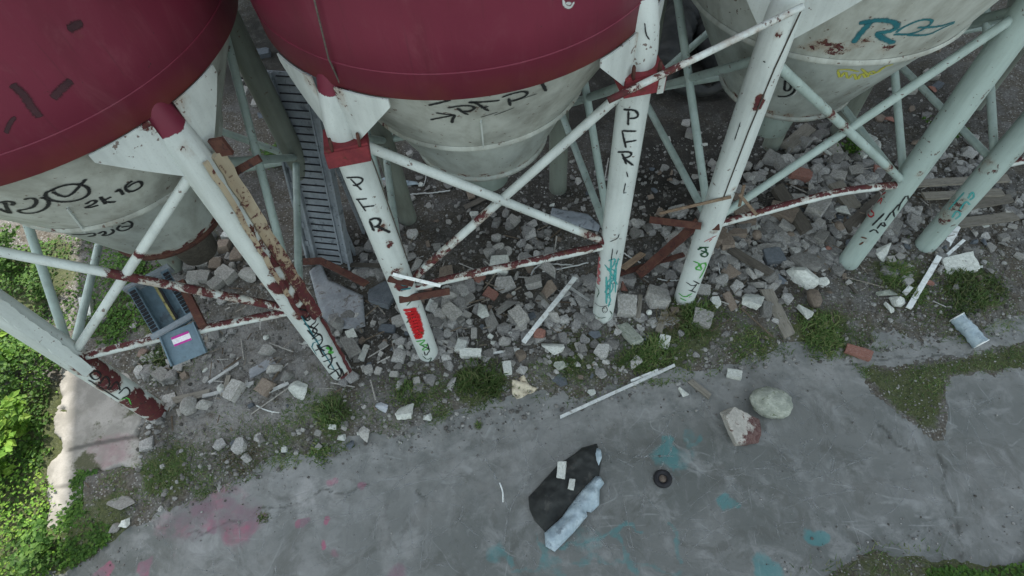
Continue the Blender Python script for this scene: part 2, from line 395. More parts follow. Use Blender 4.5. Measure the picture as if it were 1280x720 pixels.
# asphalt
m, nt, b = newmat('worn_asphalt'); n = N(nt); n.pos()
big = n.noise(.55, 6, .6, .4); mid = n.noise(2.4, 7, .68, .5); fine = n.noise(42, 5, .7)
c = n.mix(n.ramp(big, .35, .65), (.10, .108, .101), (.14, .146, .138))
c = n.mix(n.math('MULTIPLY', n.ramp(mid, .48, .68), .75), c, (.215, .222, .215))
c = n.mix(n.math('MULTIPLY', n.ramp(n.noise(1.2, 8, .72, 1.5), .5, .6), .6), c, (.082, .085, .076))
c = n.mix(n.math('MULTIPLY', n.attr('dust'), n.ramp(n.noise(3.5, 7, .7), .25, .7)), c, (.30, .30, .29))
def scratch(sc, w, s_, dist=.6, st=(1, 1, 1)):
    v = n.noise(sc, 3, .5, dist, n.map(st)); d = n.math('ABSOLUTE', n.math('SUBTRACT', v, .5))
    return n.math('MULTIPLY', n.ramp(d, w, w * .25), n.ramp(n.noise(1.4 + s_, 4, .6), .46, .62))
for sc, w, s_, st, am in ((.4, .0022, .3, (1, 1, 1), .3), (.5, .0026, .9, (1, .3, 1), .3), (.55, .0026, 1.7, (.3, 1, 1), .28)):
    c = n.mix(n.math('MULTIPLY', scratch(sc, w, s_, .25, st), am), c, (.34, .355, .35))
def edges(sc, w, off, msk):
    wv = nt.nodes.new('ShaderNodeVectorMath'); wv.operation = 'ADD'; n.L(n.co, wv.inputs[0]); wv.inputs[1].default_value = (off, off * 2, 0)
    d = n.voro(sc, 'Distance', 'DISTANCE_TO_EDGE', wv.outputs[0])
    return n.math('MULTIPLY', n.ramp(d, w, w * .3), n.ramp(n.noise(msk, 4, .65, 0, wv.outputs[0]), .5, .66))
for sc, w, off, msk, am in ((.6, .006, 3.1, .9, .16), (2.9, .02, 1.9, 1.6, .12)):
    c = n.mix(n.math('MULTIPLY', edges(sc, w, off, msk), am), c, (.32, .335, .33))
c = n.mix(n.math('MULTIPLY', n.ramp(n.noise(7, 7, .75, .5, n.map((1, .35, 1))), .52, .7), .5), c, (.19, .195, .19))
c = n.mix(n.math('MULTIPLY', n.ramp(n.noise(5, 7, .75, .5, n.map((.4, 1, 1))), .55, .72), .45), c, (.075, .08, .074))
c = n.mix(n.math('MULTIPLY', n.ramp(n.noise(70, 3, .6), .62, .72), .35), c, (.20, .21, .205))
c = n.mix(n.math('MULTIPLY', n.attr('crack'), n.math('MULTIPLY', n.ramp(n.noise(5, 5, .7), .4, .56), .75)), c, (.045, .047, .04))
c = n.mix(n.math('MULTIPLY', n.ramp(n.math('ADD', n.attr('moss'), n.math('MULTIPLY', n.noise(8, 7, .75), .9)), .9, 1.12), .8), c, n.mix(fine, (.035, .042, .022), (.095, .10, .055)))
pk = n.ramp(n.math('ADD', n.attr('pink'), n.math('MULTIPLY', n.noise(4.5, 7, .75), .8)), .75, 1.2)
c = n.mix(n.math('MULTIPLY', pk, .7), c, n.mix(n.ramp(n.noise(3, 3), .45, .65), (.17, .10, .125), (.30, .075, .13)))
tl = n.ramp(n.math('ADD', n.attr('teal'), n.math('MULTIPLY', n.noise(5.5, 7, .75), .8)), .78, 1.2)
c = n.mix(n.math('MULTIPLY', tl, .62), c, (.045, .185, .19))
n.L(c, b.inputs['Base Color']); b.inputs['Roughness'].default_value = .82
n.bump(n.math('ADD', n.math('MULTIPLY', fine, .5), n.math('SUBTRACT', mid, n.math('MULTIPLY', n.attr('crack'), 1.5))), .5, .008, b); M['asphalt'] = m
# concrete slab
m, nt, b = newmat('old_concrete'); n = N(nt); n.pos()
mid = n.noise(3, 7, .68, .4); fine = n.noise(45, 5, .7)
c = n.mix(n.ramp(mid, .38, .65), (.21, .20, .18), (.31, .295, .27)); c = n.mix(n.math('MULTIPLY', n.ramp(fine, .5, .7), .4), c, (.18, .17, .15))
c = n.mix(n.math('MULTIPLY', n.ramp(n.math('ADD', n.attr('pink'), n.math('MULTIPLY', n.noise(5, 7, .7), .8)), .8, 1.2), .55), c, (.24, .13, .15))
c = n.mix(n.ramp(n.math('ADD', n.attr('moss'), n.math('MULTIPLY', n.noise(6, 7, .75), .9)), .9, 1.08), c, n.mix(fine, (.04, .045, .025), (.10, .10, .06)))
c = n.mix(n.math('MULTIPLY', n.attr('crack'), .8), c, (.05, .05, .045))
n.L(c, b.inputs['Base Color']); b.inputs['Roughness'].default_value = .9; n.bump(n.math('ADD', mid, n.math('MULTIPLY', fine, .5)), .5, .008, b); M['slab'] = m

def soften(mat):
    """spray paint: thin towards the edge of the stroke, worn through in specks"""
    nt = mat.node_tree; n = N(nt); n.pos(); out = [q for q in nt.nodes if q.type == 'OUTPUT_MATERIAL'][0]; b_ = [q for q in nt.nodes if q.type == 'BSDF_PRINCIPLED'][0]
    al = n.ramp(n.math('ADD', n.math('MULTIPLY', n.attr('edge'), .9), n.math('MULTIPLY', n.math('SUBTRACT', n.noise(38, 5, .75), .5), .75)), .12, .62)
    al = n.math('MULTIPLY', al, n.ramp(n.noise(9, 5, .7), .22, .42, .55, .97))
    t = nt.nodes.new('ShaderNodeBsdfTransparent'); mx = nt.nodes.new('ShaderNodeMixShader'); n.L(al, mx.inputs[0]); n.L(t.outputs[0], mx.inputs[1]); n.L(b_.outputs[0], mx.inputs[2]); n.L(mx.outputs[0], out.inputs[0])
for q in ('black', 'tealspray', 'aqua', 'redspray', 'pinkspray', 'greenspray', 'darkgreen', 'yellowspray', 'whitespray'): soften(M[q])
M['scorch'] = plain_mat('scorched_paint', (.04, .018, .022), (.055, .022, .027), 8, .8, bump=0, rand=0); soften(M['scorch'])
M['rustmark'] = plain_mat('rust_run', (.09, .035, .02), (.12, .05, .03), 8, .8, bump=0, rand=0); soften(M['rustmark'])

# ------------------------------------------------------------------ ground sheets
def axis(lo, hi, step, far):
    a = list(np.arange(lo, hi + step / 2, step)); s = step; x = hi; up = []
    while x < far: s *= 1.35; x += s; up.append(x)
    s = step; x = lo; dn = []
    while x > -far: s *= 1.35; x -= s; dn.append(x)
    return np.array(dn[::-1] + a + up)
def grid(xs, ys, zf):
    X, Y = np.meshgrid(xs, ys); Z = zf(X, Y); nx, ny = len(xs), len(ys)
    i = np.arange(ny - 1)[:, None] * nx + np.arange(nx - 1)[None, :]
    Fc = np.stack([i, i + 1, i + nx + 1, i + nx], -1).reshape(-1, 4)
    return X, Y, Z, Fc
def fast_mesh(name, V, Fc, mat, attrs, smooth=True):
    me = bpy.data.meshes.new(name); me.vertices.add(len(V)); me.vertices.foreach_set('co', V.astype(np.float32).ravel())
    k = Fc.shape[1]
    me.loops.add(Fc.size); me.loops.foreach_set('vertex_index', Fc.astype(np.int32).ravel())
    me.polygons.add(len(Fc)); me.polygons.foreach_set('loop_start', np.arange(0, Fc.size, k, dtype=np.int32))
    me.polygons.foreach_set('loop_total', np.full(len(Fc), k, np.int32))
    me.update(calc_edges=True)
    for kk, v in attrs.items():
        a = me.attributes.new(kk, 'FLOAT', 'POINT'); a.data.foreach_set('value', np.asarray(v, np.float32).ravel())
    me.polygons.foreach_set('use_smooth', np.full(len(Fc), smooth)); me.materials.append(mat); me.validate(); me.update()
    o = bpy.data.objects.new(name, me); COL.objects.link(o); return o
def blobs(X, Y, lst):
    v = np.zeros(X.shape)
    jx, jy = (fbm(X * 4.3, Y * 4.3, 61) - .5) * .28, (fbm(X * 4.3, Y * 4.3, 66) - .5) * .28; X, Y = X + jx, Y + jy
    for (px, py, rx, s) in lst:
        c = flat((px, py)); v = np.maximum(v, s * (1 - sstep(.35, 1.0, np.hypot(X - c[0], Y - c[1]) / (rx * .0125))))
    return v
X, Y, Z, Fc = grid(axis(-11, 11, .045, 900), axis(-1, 14, .045, 900), h)
GV = np.stack([X, Y, Z], -1).reshape(-1, 3)
edge_m = (1 - sstep(.05, 1.1, np.abs(poly_sd(X, Y, PAVE) + .35))) * sstep(1.4, 2.0, Y) * .34
moss = np.maximum(edge_m, np.maximum(sstep(-.2, .15, poly_sd(X, Y, MOSS_TRI)) * .55,
    blobs(X, Y, [(215, 590, 50, .55), (160, 590, 45, .35), (280, 570, 70, .35), (380, 545, 60, .38), (420, 520, 50, .45), (330, 560, 60, .35), (600, 478, 55, .55), (720, 450, 70, .45),
                 (860, 410, 60, .6), (830, 445, 60, .55), (945, 440, 70, .45), (1025, 415, 55, .6), (1120, 350, 60, .5), (1215, 360, 60, .6), (1160, 390, 60, .35), (1240, 420, 60, .35),
                 (690, 460, 50, .4), (1120, 700, 90, .45), (1230, 710, 90, .6), (1040, 715, 60, .4), (80, 690, 60, .55), (130, 650, 60, .5), (220, 450, 60, .45), (210, 400, 60, .5), (230, 300, 90, .5),
                 (40, 350, 110, .6), (30, 560, 130, .6), (30, 680, 120, .6), (140, 400, 60, .5), (1120, 160, 60, .3), (1060, 190, 40, .4), (510, 490, 40, .35)])))
dust = np.maximum(sstep(-.25, .35, poly_sd(X, Y, DUSTY)) * .9, blobs(X, Y, [(300, 430, 70, .9), (360, 430, 60, .7), (480, 540, 60, .4), (1060, 250, 80, .6), (1000, 260, 60, .4), (250, 350, 60, .3), (100, 380, 50, .7), (110, 340, 40, .6)]))
dark = np.maximum(blobs(X, Y, [(850, 220, 190, .95), (640, 260, 150, .75), (900, 60, 320, 1.0), (1000, 230, 150, .7), (940, 320, 110, .6), (600, 380, 120, .55), (480, 420, 90, .6), (450, 300, 90, .6), (500, 230, 90, .6), (1150, 120, 160, .6), (300, 250, 90, .5), (330, 60, 220, 1.0), (700, 120, 200, .9), (780, 300, 80, .5)]),  # dark soil, plus shade under and behind the silos painted in
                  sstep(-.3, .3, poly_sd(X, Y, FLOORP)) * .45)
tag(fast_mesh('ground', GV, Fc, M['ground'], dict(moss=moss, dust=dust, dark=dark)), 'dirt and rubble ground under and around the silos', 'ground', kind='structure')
def pave_z(X, Y):
    sd = poly_sd(X, Y, PAVE)
    return -.35 + .35 * sstep(-1.0, -.35, sd) + .012 * (fbm(X * .8, Y * .8, 21) - .5)
X, Y, Z, Fc = grid(np.arange(-8.5, 13, .028), np.arange(-5.5, 6.2, .028), pave_z)
PV = np.stack([X, Y, Z], -1).reshape(-1, 3)
keep = (PV[Fc][:, :, 2].max(1) > -.2); Fc = Fc[keep]
def strokes(X, Y, lst, jit=.0):
    v = np.zeros(X.shape)
    for pts, w, s in lst:
        q = gp(*pts); x0, x1 = min(a[0] for a in q) - .6, max(a[0] for a in q) + .6; y0, y1 = min(a[1] for a in q) - .6, max(a[1] for a in q) + .6
        mk_ = (X > x0) & (X < x1) & (Y > y0) & (Y < y1)
        xx, yy = X[mk_], Y[mk_]; d = line_d(xx + (fbm(xx * 3.1, yy * 3.1, 81) - .5) * jit, yy + (fbm(xx * 3.3, yy * 3.3, 83) - .5) * jit, q); v[mk_] = np.maximum(v[mk_], s * (1 - sstep(.3, 1.0, d / (w * .0125))))
    return v
pink = 1.3 * np.maximum(blobs(X, Y, [(250, 640, 50, .42), (300, 655, 40, .48), (280, 620, 55, .35), (220, 650, 45, .38), (379, 655, 9, .8), (407, 656, 8, .85), (452, 612, 10, .7), (420, 602, 12, .5), (402, 680, 7, .7), (418, 692, 16, .4), (498, 716, 20, .5), (130, 716, 14, .8), (180, 712, 12, .8), (310, 655, 8, .8), (270, 655, 12, .7), (240, 690, 40, .25)]),
                  strokes(X, Y, [([(245, 638), (285, 628), (300, 640)], 12, .55), ([(280, 652), (330, 645)], 8, .5)]))
teal = 1.24 * np.maximum(blobs(X, Y, [(833, 568, 22, .62), (850, 570, 26, .45), (860, 545, 18, .45), (905, 632, 12, .65), (918, 634, 10, .55), (1022, 672, 14, .75), (1015, 668, 12, .5), (730, 675, 30, .4), (620, 690, 18, .5), (960, 715, 22, .6), (835, 590, 20, .35), (610, 640, 30, .25), (690, 715, 30, .4)]),
                  strokes(X, Y, [([(680, 685), (740, 672), (800, 655)], 5, .55), ([(775, 668), (795, 720)], 5.5, .52), ([(675, 670), (682, 700)], 6, .5), ([(640, 712), (700, 700), (760, 705), (850, 715)], 5, .45), ([(832, 545), (835, 590)], 9, .6), ([(838, 660), (850, 700)], 7, .5), ([(640, 700), (620, 690)], 7, .5), ([(860, 560), (880, 545)], 7, .5)], .35))
crack = np.zeros(X.shape)
for pts, w in (([(1165, 545), (1180, 600), (1192, 640), (1198, 690)], 6), ([(1090, 530), (1120, 550), (1140, 558)], 4), ([(322, 642), (360, 628), (410, 612), (460, 612)], 3.5), ([(240, 668), (290, 655), (322, 642)], 3), ([(1060, 455), (1150, 448), (1280, 432)], 4), ([(520, 615), (530, 630)], 3)):
    crack = np.maximum(crack, strokes(X, Y, [(pts, w * .55, .95)], .28))
pdust = np.maximum(blobs(X, Y, [(395, 618, 45, 1.0), (385, 622, 30, 1.0), (640, 590, 70, .4), (665, 575, 45, .5), (560, 540, 40, .6), (470, 600, 50, .35), (540, 610, 60, .3), (575, 600, 40, .3), (400, 690, 50, .35), (260, 700, 70, .4), (1210, 600, 80, .25), (300, 680, 60, .35)]),
                   strokes(X, Y, [([(480, 600), (540, 590), (600, 582), (660, 560)], 18, .55), ([(470, 570), (475, 640), (485, 719)], 10, .45), ([(520, 640), (512, 690)], 12, .4), ([(655, 600), (700, 565), (770, 500)], 22, .38), ([(745, 552), (790, 505)], 4, .5)]))
pdust = np.maximum(pdust, (1 - sstep(.0, .9, np.abs(poly_sd(X, Y, PAVE) - .15))) * .6 * sstep(1.5, 2.2, Y))
pmoss = np.maximum(sstep(-.15, .12, poly_sd(X, Y, MOSS_TRI)) * .35, blobs(X, Y, [(565, 610, 42, .36), (580, 615, 30, .42), (1090, 470, 60, .25), (1000, 470, 60, .2), (330, 645, 14, .5), (600, 530, 14, .6), (730, 530, 60, .2), (1230, 480, 70, .3)]))
pmoss = np.maximum(pmoss, (1 - sstep(0, .35, np.abs(poly_sd(X, Y, PAVE)))) * .4)
tag(fast_mesh('pavement', PV, Fc, M['asphalt'], dict(pink=pink, teal=teal, crack=crack, dust=pdust, moss=pmoss)), 'worn grey asphalt yard marked with scratches and pink and teal spray', 'pavement', kind='structure')
PAVE_OBJ = bpy.data.objects['pavement']
# concrete strip on the left
def slab_z(X, Y):
    sd = poly_sd(X, Y, SLAB) + (fbm(X * 3, Y * 3, 31) - .5) * .45
    return .035 + .01 * fbm(X * 3, Y * 3, 32) - .3 * (1 - sstep(-.12, .0, sd))
X, Y, Z, Fc = grid(np.arange(-8.5, -4.5, .03), np.arange(1.2, 4.6, .03), slab_z)
SV = np.stack([X, Y, Z], -1).reshape(-1, 3); keep = (SV[Fc][:, :, 2].max(1) > -.2); Fc = Fc[keep]
tag(fast_mesh('concrete_path', SV, Fc, M['slab'], dict(
    pink=blobs(X, Y, [(140, 565, 40, .62), (155, 560, 25, .5), (120, 570, 20, .6)]),
    moss=blobs(X, Y, [(125, 548, 26, .5), (110, 585, 30, .62), (175, 500, 45, .55), (150, 520, 40, .4), (105, 640, 40, .6), (165, 560, 40, .45), (130, 500, 40, .35)]),
    crack=strokes(X, Y, [([(90, 563), (120, 556), (165, 548)], 4, .9), ([(70, 610), (100, 606)], 3, .6)]))), 'pale broken concrete path beside the bushes', 'path', kind='structure')

# scratches and tyre scuffs drawn over the asphalt
def scratches():
    r = random.Random(19); V = []; Fs = []; E = []; k = 0
    for i in range(520):
        px = (r.uniform(120, 1290), r.uniform(470, 730)) if r.random() < .75 else (r.gauss(880, 150), r.gauss(600, 70))
        c_ = flat(px)[:2]
        if float(poly_sd(np.array([c_[0]]), np.array([c_[1]]), PAVE)[0]) < .25: continue
        L_ = min(2.6, .12 + r.expovariate(1.9)); a = r.choice((r.uniform(0, 3.14), r.gauss(.35, .25), r.gauss(1.7, .25))); cur = r.gauss(0, .55); w_ = r.uniform(.004, .011) * (1 + .5 * (r.random() < .12))
        m_ = max(4, int(L_ / .07)); p = np.array(c_)
        pts = []
        for j in range(m_):
            pts.append(p.copy()); a += cur * L_ / m_ + r.gauss(0, .03); p = p + np.array([math.cos(a), math.sin(a)]) * L_ / m_
        pts = np.array(pts); z = .012 * (fbm(pts[:, 0] * .8, pts[:, 1] * .8, 21) - .5) + .003
        am = r.uniform(.25, .8)
        if poly_sd(pts[:, 0], pts[:, 1], PAVE).min() < .1: continue
        for j in range(m_):
            t = pts[min(j + 1, m_ - 1)] - pts[max(j - 1, 0)]; t /= np.linalg.norm(t); sd = np.array([-t[1], t[0]]) * w_ * 1.5
            V += [(*(pts[j] - sd), z[j]), (*pts[j], z[j] + .0004), (*(pts[j] + sd), z[j])]; E += [0, am * (1 if 0 < j < m_ - 1 else .2), 0]
        for j in range(m_ - 1):
            q = k + 3 * j; Fs += [(q, q + 3, q + 4, q + 1), (q + 1, q + 4, q + 5, q + 2)]
        k += 3 * m_
    o = mk('scratch_marks', V, Fs, M['scratch'], PAVE_OBJ, False, dict(edge=E))
M['scratch'] = plain_mat('chalky_scratch', (.30, .315, .31), (.24, .25, .245), 8, .9, bump=0, rand=0)
nt = M['scratch'].node_tree; n = N(nt); n.pos(); out = [q for q in nt.nodes if q.type == 'OUTPUT_MATERIAL'][0]; b_ = [q for q in nt.nodes if q.type == 'BSDF_PRINCIPLED'][0]
al = n.math('MULTIPLY', n.math('MULTIPLY', n.attr('edge'), .8), n.ramp(n.noise(7, 6, .75), .35, .62))
t = nt.nodes.new('ShaderNodeBsdfTransparent'); mx = nt.nodes.new('ShaderNodeMixShader'); n.L(al, mx.inputs[0]); n.L(t.outputs[0], mx.inputs[1]); n.L(b_.outputs[0], mx.inputs[2]); n.L(mx.outputs[0], out.inputs[0])
scratches()

# ------------------------------------------------------------------ silos
PX0, PY0, ANG, S_, G_ = -0.5386, 0.4353, 0.2117, 0.3389, 0.1636
U = np.array([math.cos(ANG), math.sin(ANG)]); W = np.array([-U[1], U[0]])
RIM = .2397 * H; ZR = .622 * H; LR = .155
LEG = {}; CEN = []
for i, (a, b_) in enumerate((('A', 'B'), ('C', 'D'), ('E', 'F'), ('G', 'H'))):
    o = (np.array([PX0, PY0]) + U * (i * (S_ + G_) - S_ / 2)) * H
    LEG[a] = o; LEG[b_] = o + U * S_ * H; LEG[a + 'r'] = o + W * S_ * H; LEG[b_ + 'r'] = o + (U + W) * S_ * H
    CEN.append(o + (U + W) * S_ * H / 2)
ZL, ZU = .25 * H, .535 * H
def peel_field(V, blist, base=.12):
    """blist: (point, radius, strength)"""
    v = np.full(len(V), base)
    for p, r, s in blist:
        v = np.maximum(v, s * (1 - sstep(.3, 1.0, np.linalg.norm(V - np.array(p), axis=1) / r)))
    return v
def painted_tube(name, pts, r, mat, parent, blist=(), base=.12, n=14, red=None, step=.08, wob=0.0, cap=True, topside=0.0):
    P = dens(pts, step); rr = r if not callable(r) else [r(p) for p in P]
    v, f = tube_geo(P, rr, n, cap, wob); V = np.array(v)
    pe = peel_field(V, blist, base)
    if topside:
        cz = np.repeat(np.array([p[2] for p in P]), n); rm = np.max(rr) if not np.isscalar(rr) else rr
        pe = np.maximum(pe, topside * sstep(.0, .7, (V[:, 2] - cz) / rm))
    at = dict(peel=pe, red=np.zeros(len(V)) if red is None else red(V))
    return mk(name, v, f, mat, parent, True, at)
def ribbon(mb, pxs, surf, w, smooth=1, off=.004):
    """a sprayed stroke lying on a surface"""
    q = smooth_pts(pxs, smooth) if smooth else pxs
    q = dens(q, 1.6); hits = [surf(p) for p in q]; hits = [x for x in hits if x is not None]
    if len(hits) < 2: return
    v = []; f = []; P = [x[0] for x in hits]; m_ = len(P)
    for i in range(m_):
        t = P[min(i + 1, m_ - 1)] - P[max(i - 1, 0)]; t = t / (np.linalg.norm(t) + 1e-9); nn = hits[i][1]
        s = np.cross(nn, t); s /= np.linalg.norm(s) + 1e-9
        ww = w * 1.5 * (.9 + .2 * rnd.random()) * (.7 if i in (0, m_ - 1) else 1) / 2
        v += [P[i] - s * ww + nn * off, P[i] + nn * off, P[i] + s * ww + nn * off]
    for i in range(m_ - 1): f += [(3 * i, 3 * i + 1, 3 * i + 4, 3 * i + 3), (3 * i + 1, 3 * i + 2, 3 * i + 5, 3 * i + 4)]
    if not hasattr(mb, 'e'): mb.e = []
    mb.e += [q * (.35 if i in (0, m_ - 1) else 1) for i in range(m_) for q in (0.0, 1.0, 0.0)]
    mb.add(v, f)
def graffiti(parent, lst, surf, mat, w, name='graffiti', label=None, smooth=1, off=.004):
    mb = MB()
    for k, s in enumerate(lst): ribbon(mb, s, surf, w, smooth, off + .0004 * (k % 6))
    if mb.v:
        o = mb.build(name, M[mat], parent, attrs=dict(edge=mb.e))
        if label: o['label'] = label
        return o
def z4(pts, s, ox, oy): return [(ox + x / s, oy + y / s) for x, y in pts]

SILO_SPEC = [
 dict(legs='AB', red=0.0, seam=(.465, .145), ring=(.325, .085), label='leftmost silo, maroon shell and white cone tagged 2K16, above the blue chute'),
 dict(legs='CD', red=0.0, seam=(.478, .152), ring=(.366, .098), label='middle silo, maroon shell, white cone with black tag, both front legs lettered PFR'),
 dict(legs='EF', red=.03, seam=(.525, .188), ring=(.36, .1), label='silo whose pale cone carries a teal R tag and yellow spray'),
 dict(legs='GH', red=0.0, seam=(.475, .14), ring=(.342, .085), label='rightmost silo, only its teal-tagged front leg showing at the right edge')]
legobj = {}; coneobj = {}; siloroot = []
def lathe(prof, c, n=96, inward=False):
    v = []; f = []
    for r, z in prof:
        for k in range(n):
            a = 2 * math.pi * k / n; v.append((c[0] + r * math.cos(a), c[1] + r * math.sin(a), z))
    for i in range(len(prof) - 1):
        for k in range(n):
            k2 = (k + 1) % n; f.append((i * n + k, i * n + k2, (i + 1) * n + k2, (i + 1) * n + k))
    return v, f
def zs_dense(prof, step=.12):
    out = [prof[0]]
    for a, b_ in zip(prof[:-1], prof[1:]):
        k = max(1, int(math.hypot(b_[0] - a[0], b_[1] - a[1]) / step))
        out += [(a[0] + (b_[0] - a[0]) * i / k, a[1] + (b_[1] - a[1]) * i / k) for i in range(1, k + 1)]
    return out
for si, sp in enumerate(SILO_SPEC):
    c = CEN[si]; zr = ZR + sp['red'] * H
    root = empty('silo', (c[0], c[1], 0), sp['label'], 'silo', 'row of silos on steel legs'); siloroot.append(root)
    # shell with a lip, roof far above the picture
    v, f = lathe(zs_dense([(RIM - .03, zr + .02), (RIM - .015, zr), (RIM, zr + .004), (RIM, 15.2)], .5), c, 128)
    mk('shell', v, f, M['red'], root, True)
    v, f = lathe([(RIM + .05, 15.18), (RIM + .05, 15.26), (.35, 16.3), (.35, 16.6), (.01, 16.65)], c, 64); mk('roof', v, f, M['greysheet'], root, True)
    v, f = lathe([(RIM + .0, zr + .235), (RIM + .005, zr + .24), (RIM + .005, zr + .246), (RIM, zr + .25)], c, 128); mk('weld_seam', v, f, M['red'], root, True)
    zsm, rsm = sp['seam'][0] * H, sp['seam'][1] * H; zb, rb = sp['ring'][0] * H, sp['ring'][1] * H
    sp['cone1'] = (c, zsm, rsm, zr, RIM - .05); sp['cone2'] = (c, zb, rb, zsm, rsm - .012)
    pro = zs_dense([(rsm, zsm), (RIM - .05, zr)], .1)
    if sp['red']: pro += [(RIM - .02, zr + .01)]
    v, f = lathe(pro, c, 96); V = np.array(v)
    rim_b = [((c[0] + rsm * math.cos(a), c[1] + rsm * math.sin(a), zsm), .16, .5 * rnd.random() + .1) for a in np.arange(0, 6.28, .23)]
    xb = []
    if si == 2:
        for q in ((1030, 55), (1078, 52), (1045, 62), (1110, 60), (1012, 60)):
            hc = hit_cone(q, *sp['cone1']);  xb += [(hc[0], .2, .62)] if hc else []
    c1 = mk('cone', v, f, M['cone'], root, True, dict(peel=peel_field(V, rim_b + xb, .08), red=np.zeros(len(V))))
    v, f = lathe(zs_dense([(rsm + .012, zsm - .05), (rsm + .03, zsm - .02), (rsm + .012, zsm + .015)], .1), c, 96); V = np.array(v)
    mk('seam_flange', v, f, M['cone'], root, True, dict(peel=peel_field(V, rim_b, .15), red=np.zeros(len(V))))
    v, f = lathe(zs_dense([(rb, zb), (rsm - .012, zsm)], .1), c, 96); V = np.array(v)
    low_b = [((c[0] + rb * math.cos(a), c[1] + rb * math.sin(a), zb), .25, .62) for a in np.arange(0, 6.28, .3)]
    c2 = mk('lower_cone', v, f, M['cone2'], root, True, dict(peel=peel_field(V, low_b, .1), red=np.zeros(len(V))))
    v, f = lathe([(rb - .05, zb - .03), (rb + .035, zb - .03), (rb + .035, zb + .02), (rb + .0, zb + .03)], c, 72)
    mk('outlet_flange', v, f, M['rust'] if si == 0 else M['cone2'], root, True, dict(peel=np.full(len(v), .45), red=np.zeros(len(v))))
    v, f = lathe([(rb - .05, zb - .03), (rb * .42, zb - .42), (rb * .36, zb - .8), (.02, zb - .82)], c, 40)
    if si != 3: mk('outlet', v, f, M['darkwood'] if si == 0 else M['teal'], root, True, dict(peel=np.full(len(v), .3), red=np.zeros(len(v))))
    coneobj[si] = (c1, c2)
    # fin on the cone
    if si in (0, 1):
        a_, b2 = ((84, 259), (107, 288)) if si == 0 else ((601, 150), (604, 181))
        A_ = hit_cone(a_, *sp['cone1'])[0]; hb = hit_cone(b2, *sp['cone1']) or hit_cone(b2, *sp['cone2']); B_ = hb[0]
        rad = np.array([A_[0] - c[0], A_[1] - c[1], 0]); rad /= np.linalg.norm(rad)
        tn = np.array([-rad[1], rad[0], 0])
        mb = MB(); v = []
        for s in (-.008, .008):
            v += [A_ + tn * s - rad * .05, A_ + tn * s + rad * .03, B_ + tn * s + rad * .04, B_ + tn * s - rad * .05]
        mb.add(v, [(0, 1, 2, 3), (7, 6, 5, 4), (0, 4, 5, 1), (1, 5, 6, 2), (2, 6, 7, 3), (3, 7, 4, 0)])
        mb.build('fin', M['white'], root, attrs=dict(peel=np.full(8, .1), red=np.zeros(8)))
    la, lb = sp['legs']; names = [la, lb, lb + 'r', la + 'r']
    for k in names:
        p = LEG[k]; front = len(k) == 1
        bl = []
        def B_px(px, r, s):
            bl.append((hit_cyl(px, p, LR)[0], r, s))
        if k == 'A':
            for q in ((110, 455), (140, 480), (170, 500), (200, 520), (215, 530)): B_px(q, .36, .72)
            B_px((185, 512), .3, .9); B_px((208, 522), .25, .95); B_px((130, 462), .2, .85)
        if k == 'B':
            for q in ((350, 360), (345, 320), (360, 335), (380, 390)): B_px(q, .26, .76)
            B_px((235, 190), .16, .62); B_px((220, 185), .14, .5); B_px((330, 300), .26, .62); B_px((372, 372), .2, .7); B_px((318, 285), .2, .6); B_px((430, 470), .16, .8); B_px((440, 460), .2, .6); B_px((380, 388), .14, .85)
        if k == 'C': B_px((487, 305), .12, .62); B_px((470, 260), .12, .5); B_px((478, 285), .14, .55); B_px((497, 340), .16, .7); B_px((503, 358), .18, .85)
        if k == 'D': B_px((768, 300), .12, .5); B_px((750, 330), .2, .42); B_px((745, 400), .3, .45)
        if k == 'E': B_px((948, 132), .12, .8); B_px((950, 122), .08, .9); B_px((893, 290), .12, .6); B_px((975, 40), .1, .6); B_px((918, 235), .1, .6)
        if k == 'F': B_px((1150, 218), .12, .6); B_px((1080, 300), .14, .6); B_px((1105, 250), .14, .5)
        if k == 'G': B_px((1195, 255), .3, .6); B_px((1178, 272), .28, .55); B_px((1235, 210), .3, .55)
        ztop = zr + (.75 if k == 'D' else .38)
        redf = None
        if k in 'ABCD' and front:
            zz = {'A': zr - .08, 'B': zr - .22, 'C': zr - .14, 'D': zr + .22}[k]
            redf = lambda V, zz=zz: sstep(zz - .1, zz + .2, V[:, 2])
        pr = lambda q: LR
        lean = (c - p) / np.linalg.norm(c - p)
        pts = [(p[0], p[1], -.12), (p[0], p[1], ztop - 1.0)] + [(p[0] + lean[0] * LR * 2.0 * t**1.7, p[1] + lean[1] * LR * 2.0 * t**1.7, ztop - 1.0 + t) for t in (.2, .4, .6, .8, 1)]
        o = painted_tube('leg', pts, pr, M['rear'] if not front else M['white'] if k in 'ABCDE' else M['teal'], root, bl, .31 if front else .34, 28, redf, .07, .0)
        legobj[k] = o
        # curved gusset plates spreading from the leg under the rim
        th = math.atan2(p[1] - c[1], p[0] - c[0]); da = .62 / RIM; l0 = LR * .8 / RIM
        for sgn in (-1, 1):
            v = []; nseg = 10
            for i in range(nseg + 1):
                t = i / nseg; a = th + sgn * (l0 + (da - l0) * t)
                ztp = zr + .004; zbt = zr - .62 + (.55) * t
                for rr in (RIM + .012, RIM + .028):
                    v += [(c[0] + rr * math.cos(a), c[1] + rr * math.sin(a), ztp), (c[0] + rr * math.cos(a), c[1] + rr * math.sin(a), zbt)]
            f = []
            for i in range(nseg):
                q = i * 4; e = q + 4
                f += [(q, q + 1, e + 1, e), (q + 2, e + 2, e + 3, q + 3), (q + 1, q + 3, e + 3, e + 1), (q, e, e + 2, q + 2)]
            f += [(0, 2, 3, 1), (nseg * 4, nseg * 4 + 1, nseg * 4 + 3, nseg * 4 + 2)]
